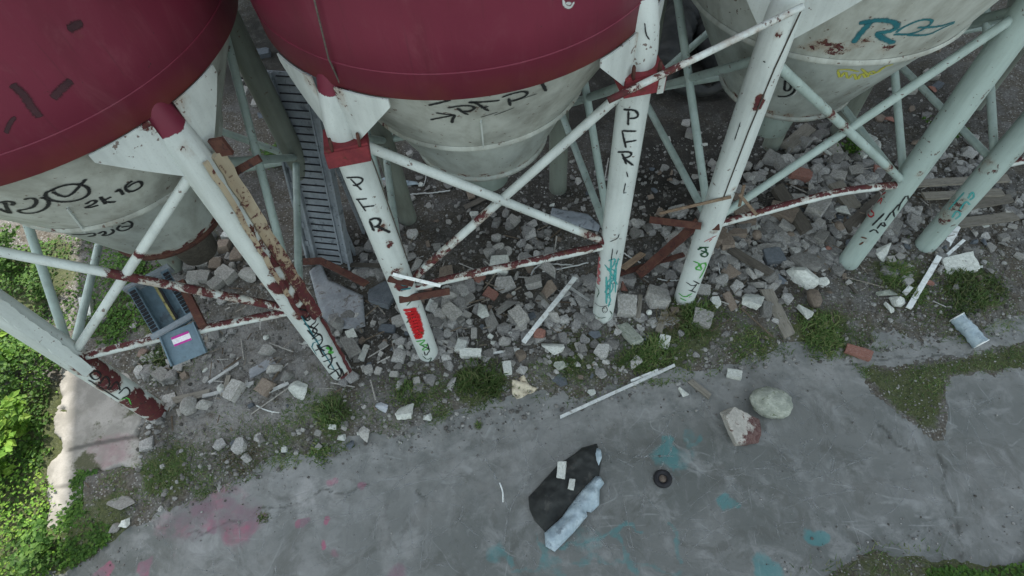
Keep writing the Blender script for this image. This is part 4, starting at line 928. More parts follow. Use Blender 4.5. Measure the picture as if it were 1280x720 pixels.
# named stones: (px, w, d, kind, colour, picture angle, height factor, label)
NAMED = [
 ((920, 541), 55, 46, 'rubble', 'crust', 25, .75, 'rough pale block with red-brown crust, lying on the asphalt by the round boulder'),
 ((960, 508), 52, 37, 'boulder', 'mossy', 15, .75, 'smooth greenish rounded boulder on the asphalt'),
 ((938, 377), 28, 34, 'rubble', 'pale', 0, .8, 'large white angular stone left of the weathered board with mossy end'),
 ((1000, 352), 38, 26, 'rubble', 'pale', 25, .7, 'long white stone just above the brown barrel-shaped stone'),
 ((1002, 393), 23, 21, 'rubble', 'pale', 0, .8, 'small white stone at the right side of the weathered board'),
 ((1016, 376), 16, 25, 'boulder', 'brown', -10, .8, 'brown barrel-shaped stone among white ones'),
 ((690, 435), 34, 26, 'rubble', 'pale', 20, .7, 'pale angular stone below the small pink brick, left of the turquoise leg foot'),
 ((675, 420), 14, 14, 'block', 'reddish', 20, .8, 'small pinkish brick cube above a pale angular stone'),
 ((507, 515), 28, 32, 'rubble', 'pale', -30, .8, 'pale pinkish stone at the asphalt edge below the red-sprayed leg'),
 ((477, 511), 21, 13, 'rubble', 'blue', 10, .7, 'white stone splashed with blue beside a pale pinkish stone'),
 ((632, 357), 33, 28, 'slab', 'grey', -25, .25, 'flat grey slab below the rusty brace of the middle silo'),
 ((667, 355), 23, 17, 'block', 'grey', -10, .6, 'squared grey block right of the flat grey slab under the brace'),
 ((614, 369), 20, 14, 'block', 'reddish', 30, .5, 'brownish brick lying left of the flat grey slab'),
 ((585, 370), 20, 38, 'slab', 'grey', -8, .25, 'tall flat grey slab standing closest right of the red-sprayed leg bracket'),
 ((615, 402), 20, 38, 'slab', 'grey', 0, .25, 'long grey slab below the brownish brick'),
 ((652, 410), 18, 30, 'slab', 'grey', 25, .4, 'pale grey pointed slab left of the leaning white board'),
 ((631, 429), 18, 22, 'rubble', 'grey', 0, .6, 'grey stone beneath the long slab, above the thin white rod'),
 ((589, 444), 30, 13, 'block', 'pale', 3, .8, 'white brick right of the red-sprayed leg foot'),
 ((590, 457), 20, 10, 'block', 'grey', 0, .5, 'grey brick fragment directly below the white brick'),
 ((634, 461), 12, 19, 'block', 'pale', -8, .6, 'small white broken piece above the grass tuft and cream fragment'),
 ((699, 459), 17, 14, 'rubble', 'mossy', 0, .6, 'greenish pale stone below the pale angular stone'),
 ((782, 386), 26, 31, 'block', 'grey', 5, .6, 'big grey chunk right of the turquoise leg foot'),
 ((786, 418), 18, 40, 'block', 'mossy', -30, .35, 'long mossy slab leaning at the foot of the turquoise leg'),
 ((821, 375), 32, 30, 'slab', 'grey', 15, .5, 'triangular grey slab between turquoise and green sprayed legs'),
 ((811, 392), 8, 8, 'boulder', 'pale', 0, .8, 'tiny round white pebble under the triangular grey slab'),
 ((778, 360), 18, 14, 'rubble', 'reddish', 30, .7, 'dark red brick lump right of the turquoise graffiti'),
 ((743, 420), 18, 12, 'rubble', 'dark', 0, .5, 'dark slate piece touching the foot of the turquoise leg'),
 ((700, 477), 22, 17, 'slab', 'dark', 30, .25, 'dark slate flake on soil near the corrugated cream fragment'),
 ((830, 429), 14, 20, 'block', 'pale', 20, .5, 'pale upright block in the grass left of the green sprayed leg'),
 ((739, 492), 12, 10, 'rubble', 'pale', 0, .6, 'small white stone just above the long white plastic strip'),
 ((852, 491), 18, 14, 'rubble', 'pale', 10, .5, 'triangular pale stone on the asphalt below the white strip end'),
 ((917, 469), 19, 12, 'block', 'pale', 15, .6, 'small clean white block at the asphalt edge'),
 ((980, 299), 32, 24, 'slab', 'grey', 5, .2, 'flat square grey slab right of the coiled wire'),
 ((1012, 324), 50, 36, 'slab', 'grey', -35, .16, 'large triangular grey slab left of the black-lettered leg foot'),
 ((995, 335), 20, 14, 'rubble', 'grey', 0, .5, 'grey stone tucked between triangular slab and long white stone'),
 ((1026, 355), 18, 14, 'rubble', 'pale', 0, .5, 'small pale stone right of the long white stone'),
 ((919, 294), 27, 13, 'block', 'brown', 5, .6, 'brownish brick near the green sprayed leg, left of a round stone'),
 ((945, 296), 12, 14, 'boulder', 'brown', 0, .7, 'round brown stone beside the brownish brick'),
 ((917, 311), 23, 17, 'rubble', 'grey', 0, .6, 'grey stone above the dark plank end near the green sprayed leg'),
 ((913, 328), 18, 15, 'rubble', 'grey', 20, .6, 'grey stone left of the dark plank, near the green 8'),
 ((937, 345), 20, 18, 'rubble', 'grey', 0, .7, 'grey lump below the dark plank'),
 ((894, 380), 14, 19, 'rubble', 'pale', 0, .6, 'pale stone at the grass edge right of the green sprayed leg foot'),
 ((912, 377), 11, 28, 'block', 'brown', -15, .4, 'long brownish fragment left of the large white angular stone'),
 ((902, 348), 13, 16, 'rubble', 'grey', 0, .6, 'upright grey stone beside the bright green zigzag leg'),
 ((1107, 368), 26, 12, 'rubble', 'mossy', -5, .4, 'flat mossy stone in grass right of the black-lettered leg foot'),
 ((1121, 380), 18, 20, 'rubble', 'pale', 0, .6, 'pale stone touching the long white stick'),
 ((1109, 386), 13, 15, 'rubble', 'pale', 0, .6, 'smaller pale stone left of the one touching the white stick'),
 ((1197, 332), 34, 22, 'block', 'pale', -3, .25, 'flat pale square slab above the bright grass on the right'),
 ((1071, 442), 30, 13, 'block', 'reddish', 25, .6, 'reddish brick half sunk at the asphalt edge'),
 ((1079, 447), 14, 8, 'rubble', 'grey', 20, .5, 'grey crumb of mortar beside the reddish brick'),
 ((480, 372), 46, 42, 'slab', 'dark', 20, .2, 'big flat blue-grey slab left of the red-sprayed leg'),
 ((440, 436), 18, 34, 'block', 'grey', -35, .5, 'long grey block right of the black-scribbled leg foot'),
 ((422, 410), 20, 24, 'rubble', 'grey', 0, .6, 'grey stone closest right of the black scribble'),
 ((455, 442), 9, 26, 'block', 'pale', 12, .3, 'thin pointed pale flake right of the long grey block'),
 ((544, 414), 14, 11, 'rubble', 'pale', 20, .6, 'pale stone right of the red scribble'),
 ((485, 412), 24, 12, 'block', 'dark', 10, .4, 'dark blue-grey fragment beneath the big flat slab'),
 ((345, 464), 19, 19, 'rubble', 'grey', 0, .7, 'roundish grey stone above the large pale one left of the scribbled leg'),
 ((360, 473), 14, 23, 'rubble', 'grey', 10, .6, 'upright grey stone touching the large pale one'),
 ((373, 491), 27, 25, 'rubble', 'pale', 0, .6, 'large pale rounded stone left of the scribbled leg foot'),
 ((334, 486), 18, 20, 'block', 'brown', 30, .6, 'pinkish brown block left of the large pale rounded stone'),
 ((295, 490), 18, 26, 'block', 'grey', 25, .6, 'pale grey brick standing askew between debris sticks'),
 ((277, 489), 12, 16, 'rubble', 'pale', 0, .6, 'small white stone left of the askew grey brick'),
 ((239, 510), 20, 25, 'boulder', 'grey', 0, .7, 'round grey stone right of the rusted leg foot'),
 ((257, 508), 17, 20, 'rubble', 'grey', 0, .6, 'grey stone touching the round one by the rusted foot'),
 ((205, 472), 21, 15, 'block', 'grey', 30, .6, 'grey block below the blue chute mouth'),
 ((335, 440), 22, 16, 'slab', 'grey', 0, .4, 'flat grey stone on the dusty ground under silo brace'),
 ((312, 348), 26, 22, 'rubble', 'grey', -15, .7, 'angular grey boulder under the leftmost silo by its scribbled leg'),
 ((285, 346), 27, 18, 'block', 'grey', 35, .6, 'grey oblong block left of the angular boulder under the leftmost silo'),
 ((262, 374), 12, 10, 'rubble', 'grey', 0, .6, 'small grey stone right of the blue trough'),
 ((152, 628), 40, 17, 'rubble', 'grey', 5, .3, 'flat pale lump of broken concrete in the weeds by the concrete path'),
 ((158, 655), 10, 12, 'rubble', 'pale', 0, .6, 'small white stone among weeds near the pavement corner'),
 ((145, 661), 10, 16, 'rubble', 'grey', 0, .5, 'small greyish stone left of the white one near the pavement corner'),
 ((535, 523), 12, 12, 'rubble', 'pale', 0, .6, 'small pale stone right of the pinkish stone'),
 ((455, 545), 18, 22, 'rubble', 'grey', 10, .5, 'bluish grey stone at the asphalt edge under the blue splashed one'),
 ((438, 555), 12, 18, 'rubble', 'dark', 5, .5, 'dark grey stone left of the bluish grey one at the asphalt edge'),
 ((428, 548), 11, 11, 'rubble', 'pale', 0, .5, 'little pale stone at the asphalt edge by the grass'),
 ((416, 534), 10, 7, 'block', 'pale', 0, .5, 'tiny clean white chip in the grass by the asphalt'),
 ((112, 386), 13, 34, 'block', 'pale', -28, .6, 'sunlit white beam fragment between thin braces under the leftmost silo'),
]
for px, w, d, kind, colr, ang, zf, lab in NAMED:
    stone(px, w, d, kind, colr, rot_px(ang), zf, lab, group=None if 'boulder' in lab else 'rubble pieces around the silo legs')
# paving setts under the leftmost silo
SETTS = [(233, 318), (250, 312), (268, 316), (282, 310), (240, 334), (256, 330), (272, 332), (244, 350), (258, 348), (298, 322), (225, 302), (262, 300)]
for i, q in enumerate(SETTS):
    stone(q, 15, 16, 'block', 'grey' if i % 3 else 'brown', rnd.uniform(-12, 12), .6, 'squared grey paving sett loosely laid under the leftmost silo cone', name='paving_sett', group='paving setts under the leftmost silo')
# loose rubble with generated labels
MARKS = [((425, 465), 'black-scribbled leg foot'), ((535, 450), 'red-sprayed leg foot'), ((749, 400), 'turquoise-tagged leg foot'), ((856, 372), 'green-sprayed leg foot'), ((1066, 328), 'black-lettered leg foot'), ((1150, 305), 'rightmost leg foot'),
         ((230, 420), 'blue chute'), ((405, 300), 'grey slotted tray'), ((640, 320), 'rusty middle brace'), ((1020, 240), 'bent third brace'), ((690, 390), 'leaning white board'), ((970, 390), 'weathered mossy board'), ((300, 480), 'pile of sticks'),
         ((600, 480), 'tall grass tuft'), ((830, 450), 'white strip end'), ((640, 270), 'middle brace crossing'), ((1045, 150), 'third brace crossing'), ((800, 330), 'rusty angle iron')]
used_labels = {}
zones = [  # px polygon samples: centre, spread, count, size range
 ((600, 390), (95, 45), 84, (7, 36)), ((480, 440), (70, 35), 38, (7, 15)), ((930, 320), (75, 45), 88, (7, 36)), ((1020, 280), (70, 45), 66, (8, 38)), ((700, 420), (60, 40), 22, (7, 13)), ((800, 400), (60, 40), 18, (7, 15)),
 ((270, 470), (90, 35), 22, (7, 14)), ((300, 330), (60, 40), 26, (10, 22)), ((1020, 200), (70, 40), 54, (12, 28)), ((1120, 300), (80, 50), 26, (8, 15)), ((820, 260), (110, 60), 18, (8, 14)), ((560, 260), (70, 40), 22, (9, 16)), ((480, 240), (40, 40), 14, (8, 14)), ((700, 260), (50, 40), 14, (8, 15)), ((860, 200), (60, 60), 24, (8, 17)), ((315, 100), (22, 60), 10, (10, 18)), ((1230, 300), (60, 40), 16, (8, 15)), ((400, 520), (70, 30), 20, (5, 10)), ((900, 440), (120, 25), 14, (4, 8)), ((1150, 130), (80, 50), 16, (10, 16))]
adj = {'grey': 'grey', 'pale': 'whitish', 'brown': 'brown', 'reddish': 'brick-red', 'dark': 'slate-dark'}
count = 0
for (cx, cy), (sx_, sy_), nn, (s0, s1) in zones:
    for _ in range(nn):
        for tr in range(30):
            q = (rnd.gauss(cx, sx_ * .6), rnd.gauss(cy, sy_ * .6)); s = s0 + (s1 - s0) * rnd.random()**2.4
            P = flat(q); rad = s * .0125 / 2
            if any(math.hypot(P[0] - a, P[1] - b2) < (rad + c3) * .56 for a, b2, c3, _p in placed): continue
            if any(math.hypot(P[0] - a[0], P[1] - a[1]) < LR + rad * .8 for a in LEG.values()): continue
            if float(poly_sd(np.array([P[0]]), np.array([P[1]]), PAVE)[0]) > .05: continue
            break
        else: continue
        colr = rnd.choices(['grey', 'pale', 'brown', 'reddish', 'dark'], [70, 10, 10, 2.5, 7])[0]
        kind = rnd.choices(['rubble', 'block', 'slab', 'boulder'], [36, 34, 26, 4])[0]
        asp = rnd.uniform(.5, 1)
        mi = min(range(len(MARKS)), key=lambda i: math.hypot(MARKS[i][0][0] - q[0], MARKS[i][0][1] - q[1])); mp, mn = MARKS[mi]
        dx, dy = q[0] - mp[0], q[1] - mp[1]; dist = math.hypot(dx, dy)
        side = (('right of' if dx > 0 else 'left of') if abs(dx) > 2.2 * abs(dy) else ('below' if dy > 0 else 'above') if abs(dy) > 2.2 * abs(dx) else ('below right of' if dx > 0 else 'below left of') if dy > 0 else ('above right of' if dx > 0 else 'above left of'))
        how = 'right beside, ' if dist < 25 else 'a little ' if dist < 55 else 'well '
        siz = 'tiny' if s < 8 else 'small' if s < 12 else 'mid-sized' if s < 16 else 'large'
        shp = {'rubble': 'jagged stone', 'block': 'angular chunk' if asp > .8 else 'oblong chunk', 'slab': 'flat slab', 'boulder': 'rounded stone'}[kind]
        lab = f'{siz} {adj[colr]} {shp} {how}{side} the {mn}'.replace('right beside, ', 'close ')
        stone(q, s, s * asp, kind, colr, None, rnd.uniform(.4, .8) if kind != 'slab' else rnd.uniform(.18, .4), lab); count += 1

# uncountable gravel and crumbs: one object per ground kind
def gravel(name, label, n_, sampler, smin, smax, mats, seed):
    r = np.random.RandomState(seed)
    bm = bmesh.new(); bmesh.ops.create_icosphere(bm, subdivisions=1, radius=1); bv = np.array([v.co[:] for v in bm.verts]); bf = np.array([[v.index for v in f.verts] for f in bm.faces]); bm.free()
    Vs = []; Fs = []; k = 0; pts = sampler(r, n_); zz = np.maximum(h(pts[:, 0], pts[:, 1]), np.where(poly_sd(pts[:, 0], pts[:, 1], PAVE) > .0, .004, -1))
    for (x, y), z in zip(pts, zz):
        s = smin + (smax - smin) * r.rand()**3.0
        v = bv * (1 + .35 * (r.rand(len(bv), 1) - .5)) * (s * np.array([1, .6 + .4 * r.rand(), .45 + .3 * r.rand()]))
        a = r.rand() * 6.28; ca, sa = math.cos(a), math.sin(a)
        v = np.stack([v[:, 0] * ca - v[:, 1] * sa, v[:, 0] * sa + v[:, 1] * ca, v[:, 2]], 1) + [x, y, z + s * .2]
        Vs.append(v); Fs.append(bf + k); k += len(bv)
    o = fast_mesh(name, np.concatenate(Vs), np.concatenate(Fs), mats, {}, False); return tag(o, label, 'gravel', kind='stuff')
def gravel_mat(name, cols):
    m, nt, b = newmat(name); n = N(nt); r = nt.nodes.new('ShaderNodeValToRGB'); n.L(n.island(), r.inputs[0]); e = r.color_ramp.elements
    for i, c in enumerate(cols):
        q = e[i] if i < 2 else e.new(.5); q.position = i / (len(cols) - 1) ; q.color = (*c, 1)
    n.pos(); n.L(n.scale(r.outputs[0], n.ramp(n.noise(50, 3), .3, .7, .7, 1.25)), b.inputs['Base Color']); b.inputs['Roughness'].default_value = .92; return m
M['gravel'] = gravel_mat('grit', [(.05, .047, .04), (.08, .076, .07), (.11, .105, .097), (.14, .137, .13), (.165, .162, .155), (.27, .27, .255)])
def samp_zone(r, n_):
    out = []
    poly = gp((140, 540), (200, 440), (230, 300), (330, 320), (420, 300), (520, 230), (800, 190), (960, 140), (1200, 120), (1320, 260), (1300, 415), (1050, 450), (900, 470), (700, 520), (540, 545), (420, 570), (200, 640))
    bx = [min(p[0] for p in poly), max(p[0] for p in poly)]; by = [min(p[1] for p in poly), max(p[1] for p in poly)]
    while len(out) < n_:
        q = np.stack([r.uniform(*bx, 4000), r.uniform(*by, 4000)], 1)
        sd = poly_sd(q[:, 0], q[:, 1], poly); w = (sd > 0) & (r.rand(4000) < .25 + .75 * fbm(q[:, 0] * 1.1, q[:, 1] * 1.1, 41)**2 * 2)
        w &= (poly_sd(q[:, 0], q[:, 1], DUSTY) < 0) | (r.rand(4000) < .25)
        out += q[w].tolist()
    return np.array(out[:n_])
def samp_edge(r, n_):
    out = []
    while len(out) < n_:
        q = np.stack([r.uniform(-6.5, 9, 4000), r.uniform(.5, 5.4, 4000)], 1); sd = np.abs(poly_sd(q[:, 0], q[:, 1], PAVE) + .05)
        tri = poly_sd(q[:, 0], q[:, 1], MOSS_TRI)
        w = (r.rand(4000) < np.exp(-sd * 5)) | ((tri > 0) & (r.rand(4000) < .6)) | (r.rand(4000) < .012)
        out += q[w].tolist()
    return np.array(out[:n_])
gravel('gravel', 'loose grey rubble crumbs and gravel over the soil around the silo legs', 9500, samp_zone, .009, .048, M['gravel'], 3)
gravel('grit', 'fine grit and pebbles along the edge of the asphalt', 3600, samp_edge, .006, .022, M['gravel'], 5)

def crumbs(name, label, n_, smin, smax, seed):
    r = np.random.RandomState(seed); base = []
    for i in range(6):
        me = stone_mesh('crumb', ('rubble', 'block', 'slab')[i % 3], 900 + i); bv = np.array([v.co[:] for v in me.vertices])
        bm = bmesh.new(); 
        for p in bv[::max(1, len(bv) // 26)]: bm.verts.new(p)
        res = bmesh.ops.convex_hull(bm, input=bm.verts[:]); bmesh.ops.triangulate(bm, faces=bm.faces[:])
        loose = [v for v in bm.verts if not v.link_faces]; bmesh.ops.delete(bm, geom=loose, context='VERTS'); bm.verts.index_update()
        base.append((np.array([v.co[:] for v in bm.verts]), np.array([[v.index for v in f.verts] for f in bm.faces]))); bm.free(); bpy.data.meshes.remove(me)
    Vs = []; Fs = []; k = 0; cl = []
    while len(cl) < n_:
        i = r.randint(len(RUB) - 1); t = r.rand(); a = np.array(RUB[i]); b_ = np.array(RUB[i + 1]); q = a + (b_ - a) * t + r.normal(0, .75, 2) * [1, .8] + [0, .25]
        if fbm(np.array([q[0] * 1.2]), np.array([q[1] * 1.2]), 44)[0] < .42 + .15 * r.rand(): continue
        if poly_sd(np.array([q[0]]), np.array([q[1]]), PAVE)[0] > -.08 or poly_sd(np.array([q[0]]), np.array([q[1]]), DUSTY)[0] > 0: continue
        cl.append(q)
    cl = np.array(cl); zz = h(cl[:, 0], cl[:, 1])
    for (x, y), z in zip(cl, zz):
        bv, bf = base[r.randint(6)]; s = smin + (smax - smin) * r.rand()**2.2; v = bv * s * [1, .65 + .35 * r.rand(), .35 + .4 * r.rand()]
        a = r.rand() * 6.28; ca, sa = math.cos(a), math.sin(a); v = np.stack([v[:, 0] * ca - v[:, 1] * sa, v[:, 0] * sa + v[:, 1] * ca, v[:, 2] + v[:, 0] * r.normal(0, .15)], 1) + [x, y, z + s * .2]
        Vs.append(v); Fs.append(bf + k); k += len(bv)
    return tag(fast_mesh(name, np.concatenate(Vs), np.concatenate(Fs), M['gravel2'], {}, False), label, 'rubble', kind='stuff')
M['gravel2'] = gravel_mat('broken_concrete', [(.12, .117, .108), (.16, .158, .15), (.20, .198, .19), (.24, .238, .226), (.16, .115, .095), (.34, .34, .32)])
crumbs('rubble', 'small broken concrete bits filling the gaps between the larger rubble', 3200, .025, .13, 77)
def short_grass():
    r = random.Random(5); V = []; Fs = []; k = 0
    spots = [(215, 590, 45, 500), (160, 600, 40, 250), (280, 572, 50, 300), (380, 548, 50, 350), (330, 560, 45, 250), (430, 520, 40, 350), (600, 480, 50, 400), (720, 455, 55, 450), (690, 470, 40, 200), (865, 412, 55, 500), (830, 445, 60, 500), (945, 440, 65, 450), (1025, 415, 50, 400), (1120, 350, 55, 450), (1215, 362, 60, 600), (1160, 390, 60, 350), (1240, 405, 50, 300), (1120, 480, 55, 160), (1150, 510, 35, 80), (1210, 450, 60, 160), (1120, 700, 70, 400), (1050, 715, 50, 250), (220, 450, 45, 350), (205, 405, 40, 300), (510, 490, 40, 200), (570, 612, 30, 120), (770, 450, 40, 250), (1070, 430, 30, 200), (900, 400, 40, 200), (560, 475, 40, 200)]
    for t in range(46):
        u = r.random(); spots.append((190 + 1090 * u + r.gauss(0, 15), 598 - 150 * u - 22 * math.sin(3.14 * u) + r.gauss(0, 24), r.uniform(14, 34), int(r.uniform(60, 240))))
    P = []
    for px, py, rp, nn in spots:
        c_ = flat((px, py))
        for _ in range(int(nn * 1.6)): P.append((c_[0] + r.gauss(0, rp * .0125 * .55), c_[1] + r.gauss(0, rp * .0125 * .5), 1))
    P = np.array(P); zz = h(P[:, 0], P[:, 1]); pv = poly_sd(P[:, 0], P[:, 1], PAVE); tr = poly_sd(P[:, 0], P[:, 1], MOSS_TRI); den = fbm(P[:, 0] * 4, P[:, 1] * 4, 91)
    for (x, y, _), z, a_, t_, dn in zip(P, zz, pv, tr, den):
        if (a_ > .05 and t_ < 0) or dn < .42: continue
        b0 = np.array([x, y, max(z, 0) - .004]); a = r.uniform(0, 6.28); L_ = r.uniform(.03, .11); d = np.array([math.cos(a), math.sin(a), 0]); s_ = np.array([-d[1], d[0], 0]) * r.uniform(.003, .007)
        V += [b0 - s_, b0 + s_, b0 + d * L_ + [0, 0, L_ * r.uniform(.2, .8)]]; Fs.append((k, k + 1, k + 2)); k += 3
    return tag(mk('short_grass', V, Fs, M['grass'], None, False), 'thin short grass and moss over the soil along the asphalt', 'grass', kind='stuff')
short_grass()
def splinters():
    r = random.Random(23); mb = MB(); pts = []
    while len(pts) < 420:
        i = r.randrange(len(RUB) - 1); t = r.random(); a, b_ = RUB[i], RUB[i + 1]
        q = (a[0] + (b_[0] - a[0]) * t + r.gauss(0, .7), a[1] + (b_[1] - a[1]) * t + r.gauss(0, .75))
        if float(poly_sd(np.array([q[0]]), np.array([q[1]]), PAVE)[0]) < .1: pts.append(q)
    P = np.array(pts); zz = h(P[:, 0], P[:, 1])
    for (x, y), z in zip(pts, zz):
        a = r.uniform(0, 3.14); L_ = .05 + r.expovariate(7); w_ = r.uniform(.006, .022); e = np.array([math.cos(a), math.sin(a), r.gauss(0, .12)]) * L_ / 2; c_ = np.array([x, y, z + .03 + .03 * r.random()])
        mb.bar(c_ - e, c_ + e, w_, w_ * .6)
    tag(mb.build('splinters', M['splinter']), 'small wood splinters and bits of rod strewn through the rubble', 'debris', kind='stuff')
M['splinter'] = gravel_mat('splinter_bits', [(.06, .045, .032), (.11, .085, .06), (.16, .135, .10), (.23, .21, .18), (.09, .05, .04), (.36, .36, .34)])
splinters()

# ------------------------------------------------------------------ boards, rods, cables
def board(name, a, b_, wpx, t, mat, label, cat, group=None, lift=0.0, za=None, zb=None, bend=0.0):
    A = gnd(a); B = gnd(b_)
    if za is not None: A = flat(a, za)
    if zb is not None: B = flat(b_, zb)
    w = wpx * np.linalg.norm(A - CAMP) / F
    A = A + [0, 0, t / 2 + lift]; B = B + [0, 0, t / 2 + lift]; L = np.linalg.norm(B - A); d = (B - A) / L
    sx = np.cross(d, (0, 0, 1)); sx /= np.linalg.norm(sx); u = np.cross(sx, d); nS = max(3, int(L / .12))
    v = []; f = []; loc = A
    for i in range(nS + 1):
        s = i / nS; j = (rnd.random() - .5) * w * .07; ww = w * (.96 + .08 * rnd.random()) / 2
        if i in (0, nS): pass
        c_ = A + (B - A) * s + sx * (j + bend * math.sin(math.pi * s))
        e1, e2 = (rnd.uniform(-.25, .25) * w, rnd.uniform(-.25, .25) * w) if i in (0, nS) else (0, 0)
        v += [c_ - sx * ww - u * t / 2 + d * e1, c_ + sx * ww - u * t / 2 + d * e2, c_ + sx * ww + u * t / 2 + d * e2, c_ - sx * ww + u * t / 2 + d * e1]
    for i in range(nS):
        for q in range(4): f.append((i * 4 + q, i * 4 + 4 + q, i * 4 + 4 + (q + 1) % 4, i * 4 + (q + 1) % 4))
    f += [(0, 1, 2, 3), (nS * 4 + 3, nS * 4 + 2, nS * 4 + 1, nS * 4)]
    # local frame with x along the board so that the grain follows it
    V = np.array(v) - A; Rm = np.stack([d, sx, u], 0); V = V @ Rm.T
    me = bpy.data.meshes.new(name); me.from_pydata(V.tolist(), [], f); me.materials.append(M[mat]); me.update()
    o = bpy.data.objects.new(name, me); COL.objects.link(o)
    Mx = Matrix(((d[0], sx[0], u[0], A[0]), (d[1], sx[1], u[1], A[1]), (d[2], sx[2], u[2], A[2]), (0, 0, 0, 1))); o.matrix_world = Mx
    return tag(o, label, cat, group)
SG = 'scattered boards, sticks and rods'
board('board', (719, 352), (655, 432), 5.5, .03, 'pvc', 'leaning white board lying across rubble left of the turquoise leg', 'board', SG, .10)
board('rod', (712, 363), (736, 379), 3, .02, 'cable', 'short pale rod at the upper end of the leaning white board', 'rod', SG, .08)
board('rod', (616, 443), (650, 438), 3, .02, 'pvc', 'thin white rod lying below the grey slabs', 'rod', SG, .03)
board('rod', (675, 368), (700, 395), 3, .02, 'wood', 'short grey stick crossing under the leaning white board', 'rod', SG, .04)
board('plastic_strip', (700, 523), (843, 458), 3.6, .025, 'pvc', 'long white plastic strip at the edge of the asphalt', 'strip', SG, .03)
board('plastic_strip', (788, 478), (822, 464), 3, .02, 'pvc', 'shorter white strip alongside the long white plastic strip', 'strip', SG, .03)
board('plank', (912, 317), (962, 348), 10, .05, 'darkwood', 'dark weathered plank on the rubble near the green sprayed leg', 'plank', SG, .08)
board('plank', (956, 363), (984, 421), 14, .05, 'wood', 'wide weathered board with a mossy lower end beside white stones', 'plank', SG, .03)
board('timber', (968, 238), (1006, 296), 14, .10, 'darkwood', 'dark timber lying up the rubble under the third silo', 'timber', SG, .05)
board('timber', (1040, 232), (1062, 262), 16, .08, 'wood', 'short grey timber behind the third silo brace', 'timber', SG, .05)
board('timber', (980, 190), (1010, 165), 14, .10, 'wood', 'pale timber stub under the lower cone with yellow spray', 'timber', SG, .05)
board('timber', (1055, 290), (1105, 245), 12, .06, 'darkwood', 'dark timber running behind the black-lettered leg', 'timber', SG, .03)
board('stick', (1195, 285), (1182, 308), 6, .03, 'pvc', 'short white slat behind the flat pale slab', 'stick', SG, .03)
board('stick', (1203, 302), (1182, 321), 3, .02, 'pvc', 'thin white stick pointing at the flat pale slab', 'stick', SG, .03)
board('stick', (1171, 324), (1133, 388), 5, .03, 'pvc', 'long white stick lying in grass right of the black-lettered leg', 'stick', SG, .05)
board('stick', (1137, 360), (1128, 370), 5, .03, 'pvc', 'stub of white stick left of the long white stick', 'stick', SG, .04)
board('stick', (1050, 343), (1070, 368), 3, .02, 'darkwood', 'thin dark stick below the black-lettered leg foot', 'stick', SG, .02)
for i, (a, b_, w_, lab) in enumerate([((1140, 238), (1250, 232), 9, 'uppermost grey-green board of the stack behind the rightmost leg'), ((1150, 252), (1245, 247), 9, 'second grey-green board of the stack behind the rightmost leg'), ((1205, 262), (1262, 252), 10, 'short board crossing the right end of the board stack'), ((1195, 282), (1268, 272), 11, 'lowest pale green board, nearest the flat pale slab')]):
    board('plank', a, b_, w_, .04, 'wood', lab, 'plank', SG, .03 + .04 * (3 - i))
board('timber', (795, 352), (872, 284), 11, .05, 'rust', 'rusty angle iron leaning between the turquoise and green sprayed legs', 'beam', SG, .12, za=.1, zb=.55)
board('splinter', (777, 345), (802, 327), 7, .04, 'brownwood', 'splintered yellow wood at the low end of the rusty angle iron', 'wood', SG, .2)
board('beam', (772, 348), (852, 324), 6, .04, 'rust', 'thinner rusty bar below the rusty angle iron', 'beam', SG, .10)
board('beam', (385, 339), (410, 338), 8, .04, 'rust', 'short brown bar by the lower end of the slotted tray', 'beam', SG, .25)
board('beam', (408, 338), (464, 367), 8, .04, 'rust', 'brown rusted bar crossing below the slotted tray', 'beam', SG, .25)
board('beam', (430, 336), (482, 337), 5, .03, 'darkwood', 'thin dark bar right of the slotted tray end', 'beam', SG, .1)
board('board', (800, 372), (797, 400), 5, .03, 'wood', 'upright grey lath right of the turquoise leg foot', 'board', SG, .06)
board('board', (830, 393), (822, 418), 8, .04, 'wood', 'greenish lath left of the green sprayed leg foot', 'board', SG, .04)
board('wood_scrap', (862, 477), (887, 497), 7, .03, 'wood', 'grey-brown scrap of wood on the asphalt edge', 'wood', SG, .01)
for i, (a, b_, w_, m_, lab) in enumerate([((312, 470), (345, 452), 12, 'greysheet', 'crumpled grey strip in the pile of sticks'), ((288, 470), (280, 497), 5, 'wood', 'grey stick beside the askew brick'), ((255, 497), (318, 480), 4, 'cable', 'thin pale rod in front of the round grey stone'), ((335, 492), (362, 480), 4, 'cable', 'thin pale rod between brown block and pale rounded stone'),
                                   ((250, 405), (262, 430), 4, 'wood', 'small stick below the chute mouth'), ((205, 505), (262, 492), 8, 'wood', 'mossy wooden lath right of the rusted leg foot'), ((262, 480), (300, 455), 3, 'cable', 'thin wire-like rod above the askew brick'), ((615, 245), (580, 262), 7, 'darkwood', 'dark bar under the crossing of the middle braces')]):
    board('stick', a, b_, w_, .02, m_, lab, 'stick', SG, .03)
def cable(pxs, r, mat, label, name='cable', lift=.03, group='loose cables and wires'):
    P = [gnd(q) + [0, 0, lift + .02 * rnd.random()] for q in smooth_pts(pxs, 3)]
    v, f = tube_geo(P, r, 6); return tag(mk(name, v, f, M[mat], None, True), label, 'cable', group)
cable([(664, 346), (668, 336), (682, 331), (715, 333)], .014, 'cable', 'pale curved cable arching over the rubble below the middle brace')
cable([(678, 341), (712, 336), (735, 330)], .012, 'cable', 'straighter pale cable under the arching one')
cable([(512, 245), (540, 243), (563, 240)], .013, 'cable', 'pale cable on the ground under the middle silo')
cable([(530, 234), (533, 225), (533, 215)], .010, 'cable', 'short hanging wire beside the blue scrap under the middle silo')
cable([(778, 317), (790, 325), (800, 330)], .012, 'pvc', 'bit of white cable right of the turquoise leg')
